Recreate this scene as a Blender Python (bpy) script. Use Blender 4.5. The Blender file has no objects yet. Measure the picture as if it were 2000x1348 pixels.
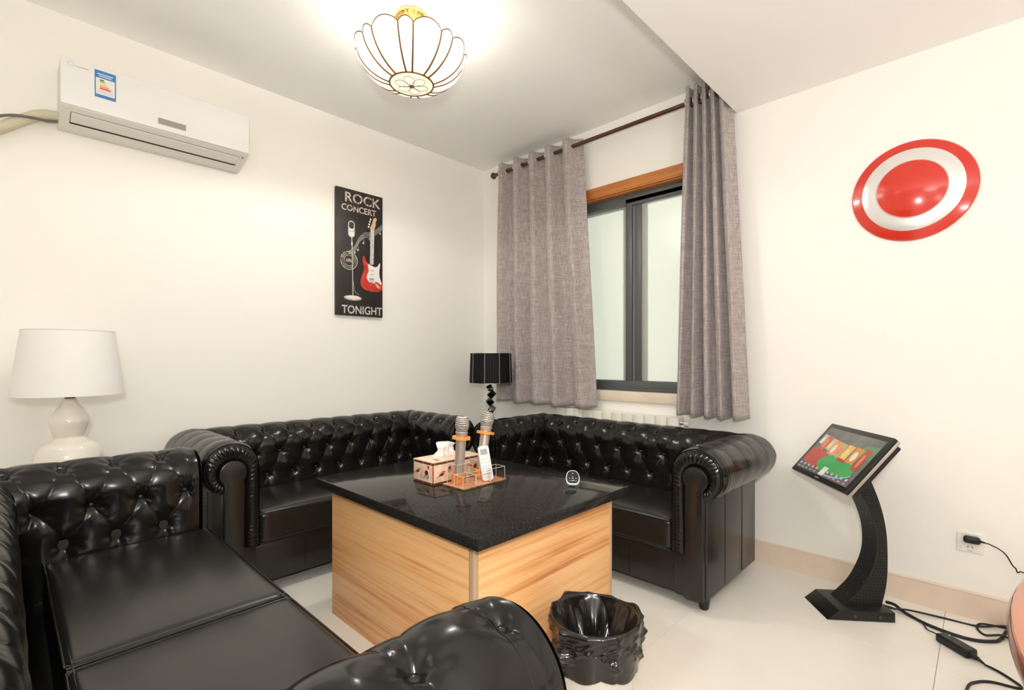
import bpy, bmesh, math, random
import numpy as np
from mathutils import Vector, Matrix
random.seed(4); rng = np.random.default_rng(4)
PI = math.pi
scene = bpy.context.scene
COL = scene.collection

# ---------------------------------------------------------------- camera
CAM = Vector((3.0867, -2.8526, 1.10)); YAW = math.radians(44.014)
cam_d = bpy.data.cameras.new('camera'); cam = bpy.data.objects.new('camera', cam_d); COL.objects.link(cam)
cam.location = CAM; cam.rotation_euler = (PI/2, 0, YAW)
cam_d.sensor_fit = 'HORIZONTAL'; cam_d.sensor_width = 36; cam_d.lens = 958.28/2000*36
cam_d.shift_y = 26.23/2000; cam_d.clip_start = .02
scene.camera = cam
# ---------------------------------------------------------------- world, lights, exposure
w = bpy.data.worlds.new('world'); scene.world = w; w.use_nodes = True
bg = w.node_tree.nodes['Background']; bg.inputs[0].default_value = (.95, .97, .935, 1); bg.inputs[1].default_value = 1.55
vs = scene.view_settings; vs.view_transform = 'Standard'; vs.look = 'None'; vs.gamma = 1; vs.use_curve_mapping = False
vs.exposure = 0.53
scene.cycles.max_bounces = 14; scene.cycles.diffuse_bounces = 9; scene.cycles.transparent_max_bounces = 48
scene.cycles.sample_clamp_indirect = 6

def area_light(name, loc, target, size, power, col, shape='DISK'):
    d = bpy.data.lights.new(name, 'AREA'); d.shape = shape; d.size = size; d.energy = power; d.color = col
    o = bpy.data.objects.new(name, d); COL.objects.link(o); o.location = loc
    o.rotation_euler = (Vector(target)-Vector(loc)).to_track_quat('-Z', 'Y').to_euler()
    return o
# the photographer's flash above the lens, then unseen fills added for bounce and brightness
area_light('camera_flash', (3.16, -2.92, 1.33), (1.9, -1.2, 2.1), .16, 18.5, (1, .99, .97))
area_light('fill_upward', (4.5, -2.6, 1.40), (4.5, -2.5, 2.47), .30, 26, (1, .99, .97))  # added fill washing the ceiling, set apart from the flash
area_light('bounce_fill_behind', (4.2, -3.6, 2.46), (3.2, -2.6, .4), 1.2, 17, (1, .99, .965))  # unseen fill standing in for flash bounced off the ceiling
area_light('room_fill_behind', (1.2, -3.7, 2.66), (1.2, -3.0, 0), .7, 2, (1, .97, .91))  # weak overhead fill added out of view

# ---------------------------------------------------------------- materials
MATS = {}
def mat(name, col, rough=.5, metal=0, spec=.5, coat=0, coat_r=.1, emis=0, emcol=None, trans=0, ior=1.45,
        bump=0, bscale=60, bstretch=(1, 1, 1), vary=0, vscale=3, sheen=0, alpha=1):
    if name in MATS: return MATS[name]
    m = bpy.data.materials.new(name); m.use_nodes = True; nt = m.node_tree; b = nt.nodes['Principled BSDF']
    b.inputs['Base Color'].default_value = (*col, 1); b.inputs['Roughness'].default_value = rough
    b.inputs['Metallic'].default_value = metal; b.inputs['Specular IOR Level'].default_value = spec
    b.inputs['Coat Weight'].default_value = coat; b.inputs['Coat Roughness'].default_value = coat_r
    b.inputs['Transmission Weight'].default_value = trans; b.inputs['IOR'].default_value = ior
    b.inputs['Sheen Weight'].default_value = sheen; b.inputs['Alpha'].default_value = alpha
    if emis:
        b.inputs['Emission Color'].default_value = (*(emcol or col), 1); b.inputs['Emission Strength'].default_value = emis
    if bump or vary:
        tc = nt.nodes.new('ShaderNodeTexCoord'); mp = nt.nodes.new('ShaderNodeMapping')
        nt.links.new(tc.outputs['Object'], mp.inputs[0])
        mp.inputs['Scale'].default_value = bstretch
        if bump:
            n = nt.nodes.new('ShaderNodeTexNoise'); n.inputs['Scale'].default_value = bscale; n.inputs['Detail'].default_value = 4
            nt.links.new(mp.outputs[0], n.inputs['Vector'])
            bp = nt.nodes.new('ShaderNodeBump'); bp.inputs['Strength'].default_value = bump; bp.inputs['Distance'].default_value = .01
            nt.links.new(n.outputs['Fac'], bp.inputs['Height']); nt.links.new(bp.outputs[0], b.inputs['Normal'])
        if vary:
            n2 = nt.nodes.new('ShaderNodeTexNoise'); n2.inputs['Scale'].default_value = vscale; n2.inputs['Detail'].default_value = 5
            nt.links.new(mp.outputs[0], n2.inputs['Vector'])
            rp = nt.nodes.new('ShaderNodeValToRGB'); nt.links.new(n2.outputs['Fac'], rp.inputs[0])
            c0 = [max(0, c*(1-vary)) for c in col]; c1 = [min(1, c*(1+vary)) for c in col]
            rp.color_ramp.elements[0].position = .3; rp.color_ramp.elements[1].position = .7
            rp.color_ramp.elements[0].color = (*c0, 1); rp.color_ramp.elements[1].color = (*c1, 1)
            nt.links.new(rp.outputs[0], b.inputs['Base Color'])
    MATS[name] = m; return m

def ramp_mat(name, scale3, stops, noise_scale=1.0, detail=6, distort=0, rough=.4, coat=0, bump=0):
    m = bpy.data.materials.new(name); m.use_nodes = True; nt = m.node_tree; b = nt.nodes['Principled BSDF']
    tc = nt.nodes.new('ShaderNodeTexCoord'); mp = nt.nodes.new('ShaderNodeMapping'); mp.inputs['Scale'].default_value = scale3
    nt.links.new(tc.outputs['Object'], mp.inputs[0])
    n = nt.nodes.new('ShaderNodeTexNoise'); n.inputs['Scale'].default_value = noise_scale; n.inputs['Detail'].default_value = detail
    n.inputs['Distortion'].default_value = distort
    nt.links.new(mp.outputs[0], n.inputs['Vector'])
    rp = nt.nodes.new('ShaderNodeValToRGB'); nt.links.new(n.outputs['Fac'], rp.inputs[0])
    cr = rp.color_ramp
    while len(cr.elements) < len(stops): cr.elements.new(.5)
    for e, (p, c) in zip(cr.elements, stops): e.position = p; e.color = (*c, 1)
    nt.links.new(rp.outputs[0], b.inputs['Base Color'])
    b.inputs['Roughness'].default_value = rough; b.inputs['Coat Weight'].default_value = coat; b.inputs['Coat Roughness'].default_value = .08
    if bump:
        bp = nt.nodes.new('ShaderNodeBump'); bp.inputs['Strength'].default_value = bump; bp.inputs['Distance'].default_value = .004
        nt.links.new(n.outputs['Fac'], bp.inputs['Height']); nt.links.new(bp.outputs[0], b.inputs['Normal'])
    MATS[name] = m; return m

def clear_mat(name, tint=(.985, .985, .975), refl=.035):
    m = bpy.data.materials.new(name); m.use_nodes = True; nt = m.node_tree; nt.nodes.remove(nt.nodes['Principled BSDF'])
    t = nt.nodes.new('ShaderNodeBsdfTransparent'); t.inputs[0].default_value = (*tint, 1)
    g = nt.nodes.new('ShaderNodeBsdfGlossy'); g.inputs['Roughness'].default_value = .05
    mx = nt.nodes.new('ShaderNodeMixShader'); mx.inputs[0].default_value = refl
    nt.links.new(t.outputs[0], mx.inputs[1]); nt.links.new(g.outputs[0], mx.inputs[2])
    nt.links.new(mx.outputs[0], nt.nodes['Material Output'].inputs[0])
    MATS[name] = m; return m

WALL = mat('wall_paint', (.905, .89, .84), .75, bump=.04, bscale=220)
CEIL = mat('ceiling_paint', (.935, .93, .915), .8)
TILE = mat('floor_tile', (.87, .845, .775), .22, spec=.4, vary=.03, vscale=2.5)
GROUT = mat('grout', (.45, .40, .33), .9)
MARBLE = mat('beige_marble', (.80, .66, .53), .3, vary=.05, vscale=9)
LEATHER = mat('black_leather', (.006, .006, .0055), .21, spec=.48, bump=.035, bscale=35)
LEATHER_S = mat('black_leather_flat', (.011, .0105, .0095), .27, spec=.62, bump=.03, bscale=14)
STITCH = mat('stitching', (.075, .072, .068), .5)
PIPING = mat('leather_piping', (.012, .011, .010), .2)
FOOT = mat('black_foot', (.012, .011, .01), .35)
def wood():
    m = mat('table_wood', (.8, .45, .2), .36)
    nt = m.node_tree; b = nt.nodes['Principled BSDF']; tc = nt.nodes.new('ShaderNodeTexCoord'); ns = []
    for sc, dist, det in (((.55, .55, 13), 1.2, 3), ((1.0, 1.0, 130), .3, 4), ((1.5, 1.5, 48), .8, 3)):
        mp = nt.nodes.new('ShaderNodeMapping'); mp.inputs['Scale'].default_value = sc; nt.links.new(tc.outputs['Object'], mp.inputs[0])
        n = nt.nodes.new('ShaderNodeTexNoise'); n.inputs['Scale'].default_value = 1; n.inputs['Detail'].default_value = det; n.inputs['Distortion'].default_value = dist
        nt.links.new(mp.outputs[0], n.inputs['Vector']); ns.append(n)
    def mth(op, a, b_):
        q = nt.nodes.new('ShaderNodeMath'); q.operation = op
        for k, x in enumerate((a, b_)):
            if isinstance(x, (int, float)): q.inputs[k].default_value = x
            else: nt.links.new(x, q.inputs[k])
        return q.outputs[0]
    f = mth('ADD', mth('ADD', mth('MULTIPLY', ns[0].outputs['Fac'], .42), mth('MULTIPLY', ns[1].outputs['Fac'], .22)), mth('MULTIPLY', ns[2].outputs['Fac'], .36))
    rp = nt.nodes.new('ShaderNodeValToRGB'); nt.links.new(f, rp.inputs[0]); cr = rp.color_ramp
    while len(cr.elements) < 4: cr.elements.new(.5)
    for e, (p, c) in zip(cr.elements, ((.36, (.52, .18, .06)), (.43, (.80, .37, .135)), (.50, (.93, .52, .225)), (.62, (.96, .61, .30)))): e.position = p; e.color = (*c, 1)
    nt.links.new(rp.outputs[0], b.inputs['Base Color']); return m
WOOD = wood()
WOOD_EDGE = mat('table_edge', (.55, .38, .24), .5)
def granite():
    m = mat('black_granite', (.022, .020, .019), .07, spec=.5, ior=1.2)
    nt = m.node_tree; b = nt.nodes['Principled BSDF']
    tc = nt.nodes.new('ShaderNodeTexCoord'); v = nt.nodes.new('ShaderNodeTexVoronoi'); v.inputs['Scale'].default_value = 520
    nt.links.new(tc.outputs['Object'], v.inputs['Vector'])
    rp = nt.nodes.new('ShaderNodeValToRGB'); nt.links.new(v.outputs['Color'], rp.inputs[0])
    rp.color_ramp.elements[0].position = .55; rp.color_ramp.elements[0].color = (.014, .013, .012, 1)
    rp.color_ramp.elements[1].position = .9; rp.color_ramp.elements[1].color = (.055, .052, .048, 1)
    nt.links.new(rp.outputs[0], b.inputs['Base Color']); return m
GRANITE = granite()
WHITE_P = mat('white_plastic', (.84, .835, .82), .28)
CREAM_P = mat('cream_plastic', (.74, .72, .66), .4)
GREY_P = mat('grey_plastic', (.33, .31, .29), .4)
DARK = mat('dark_gap', (.02, .02, .02), .8)
BLACK_P = mat('black_plastic', (.012, .012, .012), .35)
BLACK_M = mat('black_powder_metal', (.014, .014, .013), .38, spec=.45)
BRASS = mat('brass', (.62, .40, .12), .3, metal=1)
BRASS_D = mat('brass_came', (.20, .105, .03), .45, metal=.3)
CHROME = mat('chrome', (.8, .8, .8), .12, metal=1)
STEEL = mat('brushed_steel', (.62, .60, .57), .3, metal=1)
ALU = mat('grey_aluminium', (.105, .115, .12), .42, metal=.2)
TRIMW = ramp_mat('orange_wood_trim', (2, 8, 14), [(.3, (.46, .15, .03)), (.7, (.60, .22, .055))], 3, 4, .3, .35)
SILL = mat('sill_stone', (.80, .70, .56), .35, vary=.05, vscale=8)
ROD = mat('dark_cherry_rod', (.075, .018, .012), .25, coat=.4)
RADIATOR = mat('radiator_enamel', (.86, .83, .75), .3)
SHADE_W = mat('white_shade', (.86, .85, .83), .8)
CERAMIC = mat('white_ceramic', (.83, .79, .71), .08, coat=.6, coat_r=.04)
RED = mat('red_enamel', (.62, .035, .018), .2, coat=.5)
SILVER = mat('silver_enamel', (.74, .735, .715), .25, metal=.35)
BLUEG = mat('blue_grey', (.14, .17, .23), .3)
CLEAR = clear_mat('clear_acrylic')
ORANGE = mat('orange_rubber', (.90, .34, .06), .45)
CHAMP = mat('champagne_metal', (.56, .47, .40), .42, metal=.6)
BAG = mat('black_plastic_film', (.014, .012, .010), .2, spec=.7, bump=.35, bscale=9)
CORD = mat('black_cord', (.010, .009, .011), .45)
HOSE = mat('taped_hose', (.62, .57, .42), .7, bump=.2, bscale=40)
MAHOG = mat('mahogany_table', (.42, .13, .055), .18, coat=.6, vary=.12, vscale=3)
MAHOG_D = mat('mahogany_edge', (.22, .055, .02), .2, coat=.6)
PAPER = mat('white_tissue', (.88, .87, .85), .9)

def linen():
    m = bpy.data.materials.new('grey_linen'); m.use_nodes = True; nt = m.node_tree; b = nt.nodes['Principled BSDF']
    tc = nt.nodes.new('ShaderNodeTexCoord'); fac = []
    for sc in ((260, 260, 18), (14, 14, 420)):
        mp = nt.nodes.new('ShaderNodeMapping'); mp.inputs['Scale'].default_value = sc; nt.links.new(tc.outputs['Object'], mp.inputs[0])
        n = nt.nodes.new('ShaderNodeTexNoise'); n.inputs['Scale'].default_value = 1; n.inputs['Detail'].default_value = 3
        nt.links.new(mp.outputs[0], n.inputs['Vector']); fac.append(n)
    mx = nt.nodes.new('ShaderNodeMath'); mx.operation = 'ADD'
    nt.links.new(fac[0].outputs['Fac'], mx.inputs[0]); nt.links.new(fac[1].outputs['Fac'], mx.inputs[1])
    rp = nt.nodes.new('ShaderNodeValToRGB'); hf = nt.nodes.new('ShaderNodeMath'); hf.operation = 'MULTIPLY'; hf.inputs[1].default_value = .5
    nt.links.new(mx.outputs[0], hf.inputs[0]); nt.links.new(hf.outputs[0], rp.inputs[0])
    rp.color_ramp.elements[0].position = .38; rp.color_ramp.elements[0].color = (.25, .212, .202, 1)
    rp.color_ramp.elements[1].position = .62; rp.color_ramp.elements[1].color = (.53, .475, .46, 1)
    nt.links.new(rp.outputs[0], b.inputs['Base Color']); b.inputs['Roughness'].default_value = .85; b.inputs['Sheen Weight'].default_value = .25
    bp = nt.nodes.new('ShaderNodeBump'); bp.inputs['Strength'].default_value = .3; bp.inputs['Distance'].default_value = .002
    nt.links.new(hf.outputs[0], bp.inputs['Height']); nt.links.new(bp.outputs[0], b.inputs['Normal'])
    return m
LINEN = linen()

def frosted():
    m = bpy.data.materials.new('frosted_glass'); m.use_nodes = True; nt = m.node_tree; nt.nodes.remove(nt.nodes['Principled BSDF'])
    t = nt.nodes.new('ShaderNodeBsdfRefraction'); t.inputs['Color'].default_value = (.88, .90, .84, 1); t.inputs['Roughness'].default_value = .45; t.inputs['IOR'].default_value = 1.05
    d = nt.nodes.new('ShaderNodeBsdfDiffuse'); d.inputs['Color'].default_value = (.68, .69, .63, 1)
    g = nt.nodes.new('ShaderNodeBsdfGlossy'); g.inputs['Roughness'].default_value = .25
    m1 = nt.nodes.new('ShaderNodeMixShader'); m1.inputs[0].default_value = .42
    m2 = nt.nodes.new('ShaderNodeMixShader'); m2.inputs[0].default_value = .06
    nt.links.new(t.outputs[0], m1.inputs[1]); nt.links.new(d.outputs[0], m1.inputs[2])
    nt.links.new(m1.outputs[0], m2.inputs[1]); nt.links.new(g.outputs[0], m2.inputs[2])
    nt.links.new(m2.outputs[0], nt.nodes['Material Output'].inputs[0]); return m
FROST = frosted()

def lampglass():
    m = bpy.data.materials.new('opal_lamp_glass'); m.use_nodes = True; nt = m.node_tree; nt.nodes.remove(nt.nodes['Principled BSDF'])
    t = nt.nodes.new('ShaderNodeBsdfTranslucent'); t.inputs[0].default_value = (.50, .465, .39, 1)
    d = nt.nodes.new('ShaderNodeBsdfDiffuse'); d.inputs[0].default_value = (.85, .82, .74, 1)
    e = nt.nodes.new('ShaderNodeEmission'); e.inputs[0].default_value = (1, .95, .82, 1); e.inputs[1].default_value = .12
    m1 = nt.nodes.new('ShaderNodeMixShader'); m1.inputs[0].default_value = .45
    a = nt.nodes.new('ShaderNodeAddShader')
    nt.links.new(t.outputs[0], m1.inputs[1]); nt.links.new(d.outputs[0], m1.inputs[2])
    nt.links.new(m1.outputs[0], a.inputs[0]); nt.links.new(e.outputs[0], a.inputs[1])
    nt.links.new(a.outputs[0], nt.nodes['Material Output'].inputs[0]); return m
OPAL = lampglass()

# ---------------------------------------------------------------- helpers
def link(name, me, m, parent=None, loc=None, rot=None, smooth=True, ang=35):
    if m is not None and len(me.materials) == 0: me.materials.append(m)
    if smooth and len(me.polygons):
        me.polygons.foreach_set('use_smooth', [True]*len(me.polygons))
        if ang: me.set_sharp_from_angle(angle=math.radians(ang))
    o = bpy.data.objects.new(name, me); COL.objects.link(o)
    if parent: o.parent = parent
    if loc is not None: o.location = loc
    if rot is not None: o.rotation_euler = rot
    return o
def raw(name, V, F, m, parent=None, loc=None, rot=None, smooth=True, ang=35):
    me = bpy.data.meshes.new(name); me.from_pydata([tuple(map(float, v)) for v in V], [], F); me.update()
    return link(name, me, m, parent, loc, rot, smooth, ang)
def bmo(name, bm, m, parent=None, loc=None, rot=None, smooth=True, ang=35):
    me = bpy.data.meshes.new(name); bmesh.ops.recalc_face_normals(bm, faces=bm.faces[:]); bm.to_mesh(me); bm.free()
    return link(name, me, m, parent, loc, rot, smooth, ang)
def tag(o, label=None, cat=None, group=None, kind=None):
    if label: o['label'] = label
    if cat: o['category'] = cat
    if group: o['group'] = group
    if kind: o['kind'] = kind
    return o
def empty(name, loc, rz=0, label=None, cat=None, group=None, kind=None):
    o = bpy.data.objects.new(name, None); COL.objects.link(o); o.location = loc; o.rotation_euler = (0, 0, rz); o.empty_display_size = .05
    return tag(o, label, cat, group, kind)
def add_box(bm, lo, hi, bev=0, seg=2):
    r = bmesh.ops.create_cube(bm, size=1); vs_ = r['verts']
    for v in vs_:
        for i in range(3): v.co[i] = lo[i] + (v.co[i]+.5)*(hi[i]-lo[i])
    if bev:
        ed = list({e for v in vs_ for e in v.link_edges})
        bmesh.ops.bevel(bm, geom=ed, offset=bev, segments=seg, affect='EDGES', profile=.5)
def box(name, lo, hi, m, parent=None, bev=0, seg=2, loc=None, rot=None):
    bm = bmesh.new(); add_box(bm, lo, hi, bev, seg); return bmo(name, bm, m, parent, loc, rot)
def grid(V, closed_u=False, closed_v=False, flip=False):
    nu, nv = V.shape[:2]; I = np.arange(nu*nv).reshape(nu, nv)
    a = I if not closed_u else np.vstack([I, I[:1]])
    a = a if not closed_v else np.hstack([a, a[:, :1]])
    q = np.stack([a[:-1, :-1], a[1:, :-1], a[1:, 1:], a[:-1, 1:]], -1).reshape(-1, 4)
    if flip: q = q[:, ::-1]
    return V.reshape(-1, 3), q.tolist()
def lathe(name, prof, m, parent=None, n=48, loc=None, rot=None, ang=35, axis='z'):
    prof = np.array(prof, float); th = np.linspace(0, 2*PI, n, endpoint=False)
    V = np.zeros((n, len(prof), 3))
    V[..., 0] = np.cos(th)[:, None]*prof[None, :, 0]; V[..., 1] = np.sin(th)[:, None]*prof[None, :, 0]; V[..., 2] = prof[None, :, 1]
    v, f = grid(V, closed_u=True)
    me = bpy.data.meshes.new(name); me.from_pydata([tuple(p) for p in v.tolist()], [], f)
    bm = bmesh.new(); bm.from_mesh(me); bmesh.ops.remove_doubles(bm, verts=bm.verts[:], dist=1e-5)
    bmesh.ops.recalc_face_normals(bm, faces=bm.faces[:]); bm.to_mesh(me); bm.free()
    return link(name, me, m, parent, loc, rot, True, ang)
def smooth_path(pts, sub=8, closed=False):
    P = [np.array(p, float) for p in pts]; n = len(P); out = []
    rngi = range(n) if closed else range(n-1)
    for i in rngi:
        if closed: p0, p1, p2, p3 = P[i-1], P[i], P[(i+1) % n], P[(i+2) % n]
        else: p0, p1, p2, p3 = P[max(i-1, 0)], P[i], P[i+1], P[min(i+2, n-1)]
        for k in range(sub):
            t = k/sub
            out.append(.5*((2*p1)+(-p0+p2)*t+(2*p0-5*p1+4*p2-p3)*t*t+(-p0+3*p1-3*p2+p3)*t**3))
    if not closed: out.append(P[-1])
    return np.array(out)
def tube_vf(path, r, n=8, closed=False, caps=True):
    path = np.array(path, float); N = len(path); r = np.broadcast_to(np.array(r, float), (N,))
    if closed: T = np.roll(path, -1, 0)-np.roll(path, 1, 0)
    else: T = np.gradient(path, axis=0)
    T /= np.linalg.norm(T, axis=1)[:, None]+1e-12
    up = np.array([0, 0, 1.]) if abs(T[0][2]) < .9 else np.array([1., 0, 0])
    nrm = np.cross(T[0], up); nrm /= np.linalg.norm(nrm); V = np.zeros((N, n, 3)); th = np.linspace(0, 2*PI, n, endpoint=False)
    for i in range(N):
        nrm = nrm-T[i]*np.dot(nrm, T[i]); nrm /= np.linalg.norm(nrm)+1e-12; b = np.cross(T[i], nrm)
        V[i] = path[i]+r[i]*(np.cos(th)[:, None]*nrm+np.sin(th)[:, None]*b)
    v, f = grid(V, closed_u=closed, closed_v=True)
    if caps and not closed:
        f.append(list(range(n-1, -1, -1))); f.append([(N-1)*n+k for k in range(n)])
    return v, f
def tube(name, path, r, m, parent=None, n=8, closed=False, loc=None, rot=None):
    v, f = tube_vf(path, r, n, closed)
    o = raw(name, v, f, m, parent, loc, rot, True, 60); return o
def cyl(name, p0, p1, r, m, parent=None, n=20, bev=0, r2=None):
    p0 = Vector(p0); p1 = Vector(p1); d = p1-p0; L = d.length; r2 = r if r2 is None else r2
    b = bev or min(.0008, r*.2)
    prof = [(0, 0), (r-b, 0), (r, b), (r2, L-b), (r2-b, L), (0, L)]
    o = lathe(name, prof, m, parent, n, ang=40)
    q = d.to_track_quat('Z', 'Y'); o.location = p0; o.rotation_euler = q.to_euler(); return o
def prism(name, pts2, t, m, parent=None, plane='xz', off=0, bev=0, loc=None, rot=None):
    """extrude a 2-D outline; plane xz: pts (x,z) thickness along -y from off; yz: thickness +x; xy: thickness +z"""
    bm = bmesh.new(); vs_ = []
    for a, b in pts2:
        co = {'xz': (a, off, b), 'yz': (off, a, b), 'xy': (a, b, off)}[plane]; vs_.append(bm.verts.new(co))
    f = bm.faces.new(vs_)
    r = bmesh.ops.extrude_face_region(bm, geom=[f]); d = {'xz': Vector((0, -t, 0)), 'yz': Vector((t, 0, 0)), 'xy': Vector((0, 0, t))}[plane]
    nv = [e for e in r['geom'] if isinstance(e, bmesh.types.BMVert)]
    for v in nv: v.co += d
    if bev:
        ns = set(nv); ed = [e for e in bm.edges if e.verts[0] in ns and e.verts[1] in ns]
        bmesh.ops.bevel(bm, geom=ed, offset=bev, segments=2, affect='EDGES', profile=.5)
    return bmo(name, bm, m, parent, loc, rot)
def rrect(x0, y0, x1, y1, r, n=6):
    out = []
    for cx, cy, a0 in ((x1-r, y1-r, 0), (x0+r, y1-r, 90), (x0+r, y0+r, 180), (x1-r, y0+r, 270)):
        for k in range(n+1):
            a = math.radians(a0+90*k/n); out.append((cx+r*math.cos(a), cy+r*math.sin(a)))
    return out
def ell(cx, cy, rx, ry, n=28, a0=0, a1=360):
    return [(cx+rx*math.cos(math.radians(a0+(a1-a0)*k/n)), cy+ry*math.sin(math.radians(a0+(a1-a0)*k/n))) for k in range(n if a1-a0 == 360 else n+1)]
def text_mesh(name, body, m, parent, size, M4, depth=.0005, width=None, height=None, bold=.0016):
    c = bpy.data.curves.new('txt', 'FONT'); c.body = body; c.size = size; c.extrude = depth; c.resolution_u = 3; c.offset = bold
    t = bpy.data.objects.new('txt', c); COL.objects.link(t); bpy.context.view_layer.update()
    me = bpy.data.meshes.new_from_object(t.evaluated_get(bpy.context.evaluated_depsgraph_get()))
    bpy.data.objects.remove(t); bpy.data.curves.remove(c)
    V = np.array([v.co[:] for v in me.vertices]); lo = V.min(0); hi = V.max(0)
    sx = width/(hi[0]-lo[0]) if width else 1; sy = height/(hi[1]-lo[1]) if height else sx
    for v in me.vertices: v.co = M4 @ Vector(((v.co.x-lo[0])*sx, (v.co.y-lo[1])*sy, v.co.z))
    me.name = name
    return link(name, me, m, parent, smooth=False)
def rbox_vf(hx, hy, hz, r, n=10, crown=0):
    """rounded box, centred"""
    H = np.array([hx, hy, hz]); s = np.linspace(-1, 1, n*2+1); s = np.sign(s)*(1-(1-abs(s))**1.7)
    V = []; F = []
    for ax in range(3):
        for sg in (-1, 1):
            a, b = np.meshgrid(s, s, indexing='ij'); p = np.zeros(a.shape+(3,)); p[..., ax] = sg; p[..., (ax+1) % 3] = a; p[..., (ax+2) % 3] = b
            q = p*H; inner = np.clip(q, -(H-r), H-r); d = q-inner; d /= np.linalg.norm(d, axis=-1)[..., None]+1e-9
            q = inner+d*r
            v, f = grid(q, flip=(sg < 0)); off = sum(len(x) for x in V); V.append(v); F += [[i+off for i in ff] for ff in f]
    V = np.vstack(V)
    if crown:
        top = np.clip(V[:, 2]/hz, 0, 1); V[:, 2] += crown*top*(1-np.clip(abs(V[:, 0])/hx, 0, 1)**3)*(1-np.clip(abs(V[:, 1])/hy, 0, 1)**3)
    return V, F
def rbox(name, c, h, r, m, parent=None, n=8, crown=0, rot=None):
    V, F = rbox_vf(*h, r, n, crown); me = bpy.data.meshes.new(name); me.from_pydata(V.tolist(), [], F)
    bm = bmesh.new(); bm.from_mesh(me); bmesh.ops.remove_doubles(bm, verts=bm.verts[:], dist=1e-5); bmesh.ops.recalc_face_normals(bm, faces=bm.faces[:]); bm.to_mesh(me); bm.free()
    return link(name, me, m, parent, c, rot, True, 0)

# ================================================================ STRUCTURE
RX, RY, HC, HS, SX = 5.6, -4.6, 2.70, 2.474, 2.083
def struct(o): o['kind'] = 'structure'; return o
fl = struct(box('floor', (0, RY, -.12), (RX, .0, -.004), GROUT))
xs = [0]+[x for x in [2.96-.8*k for k in range(4, -4, -1)] if 0.01 < x < RX]+[RX]
ys = [0]+[y for y in [-.545-.8*k for k in range(0, 6)] if y > RY+.01]+[RY]
for i in range(len(xs)-1):
    for j in range(len(ys)-1):
        g = .0009
        box('tile', (xs[i]+g, ys[j+1]+g, -.004), (xs[i+1]-g, ys[j]-g, 0), TILE, fl, bev=.0006, seg=1)
struct(box('wall_left', (-.15, RY-.15, -.12), (0, .2, HC+.1), WALL))
bm = bmesh.new(); WX0, WX1, WZ0, WZ1 = .90, 1.90, .872, 2.211
add_box(bm, (0, 0, -.12), (WX0, .2, HC+.1)); add_box(bm, (WX1, 0, -.12), (RX+.15, .2, HC+.1))
add_box(bm, (WX0, 0, -.12), (WX1, .2, WZ0)); add_box(bm, (WX0, 0, WZ1), (WX1, .2, HC+.1))
struct(bmo('wall_back', bm, WALL))
struct(box('wall_right', (RX, RY-.15, -.12), (RX+.15, 0, HC+.1), WALL))
struct(box('wall_front', (0, RY-.15, -.12), (RX, RY, HC+.1), WALL))
ce = struct(box('ceiling', (0, RY, HC), (RX, 0, HC+.1), CEIL))
box('soffit', (SX, RY, HS), (RX, 0, HC), CEIL, ce)
bb = struct(box('baseboard_back', (0, -.014, 0), (RX, 0, .106), MARBLE)); box('cap', (0, -.017, .104), (RX, 0, .113), MARBLE, bb, bev=.003)
bl = struct(box('baseboard_left', (0, RY, 0), (.014, -.017, .106), MARBLE)); box('cap', (0, RY, .104), (.017, -.017, .113), MARBLE, bl, bev=.003)

# ---- window
win = struct(empty('window_1', (0, 0, 0))); win['label'] = 'grey aluminium sliding window with two frosted panes behind grey curtains'
box('head_frame', (WX0, .045, 2.135), (WX1, .15, WZ1), ALU, win, bev=.003)
box('bottom_frame', (WX0, .035, .884), (WX1, .15, .950), ALU, win, bev=.003)
box('side_frame', (WX0, .045, .884), (WX0+.05, .15, WZ1), ALU, win, bev=.003)
box('side_frame', (WX1-.05, .045, .884), (WX1, .15, WZ1), ALU, win, bev=.003)
sl = box('rear_sash', (WX0+.05, .085, .945), (WX0+.09, .115, 2.14), ALU, win, bev=.002)
box('stile', (1.415, .082, .945), (1.475, .115, 2.14), ALU, sl, bev=.002)
box('pane', (WX0+.08, .098, .945), (1.42, .104, 2.145), FROST, sl)
fs = box('front_sash', (1.347, .045, .905), (1.395, .078, 2.165), ALU, win, bev=.002)
box('top_rail', (1.39, .045, 2.118), (WX1-.05, .078, 2.165), ALU, fs, bev=.002)
box('bottom_rail', (1.39, .045, .905), (WX1-.05, .078, .953), ALU, fs, bev=.002)
box('track_lip', (1.36, .030, .888), (WX1-.05, .046, .900), ALU, fs, bev=.002)
box('inner_stile', (1.408, .052, .953), (1.458, .076, 2.118), ALU, fs, bev=.002)
box('side_stile', (WX1-.08, .047, .945), (WX1-.04, .076, 2.12), ALU, fs, bev=.002)
box('pane', (1.39, .062, .95), (WX1-.06, .068, 2.12), FROST, fs)
box('outer_post', (1.20, .26, .86), (1.26, .30, 2.25), ALU, win)
t1 = struct(empty('trim_1', (0, 0, 0))); t1['label'] = 'orange brown wooden window head trim'
box('face_board', (WX0-.05, -.022, 2.213), (WX1+.05, 0, 2.276), TRIMW, t1, bev=.003)
box('groove_strip', (WX0-.05, -.019, 2.2035), (WX1+.05, 0, 2.2135), TRIMW, t1, bev=.002)
box('soffit_board', (WX0, 0, 2.196), (WX1, .045, 2.211), TRIMW, t1)
struct(box('trim_2', (WX0-.03, -.025, .818), (WX1+.03, .04, .884), SILL, bev=.004))

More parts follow.
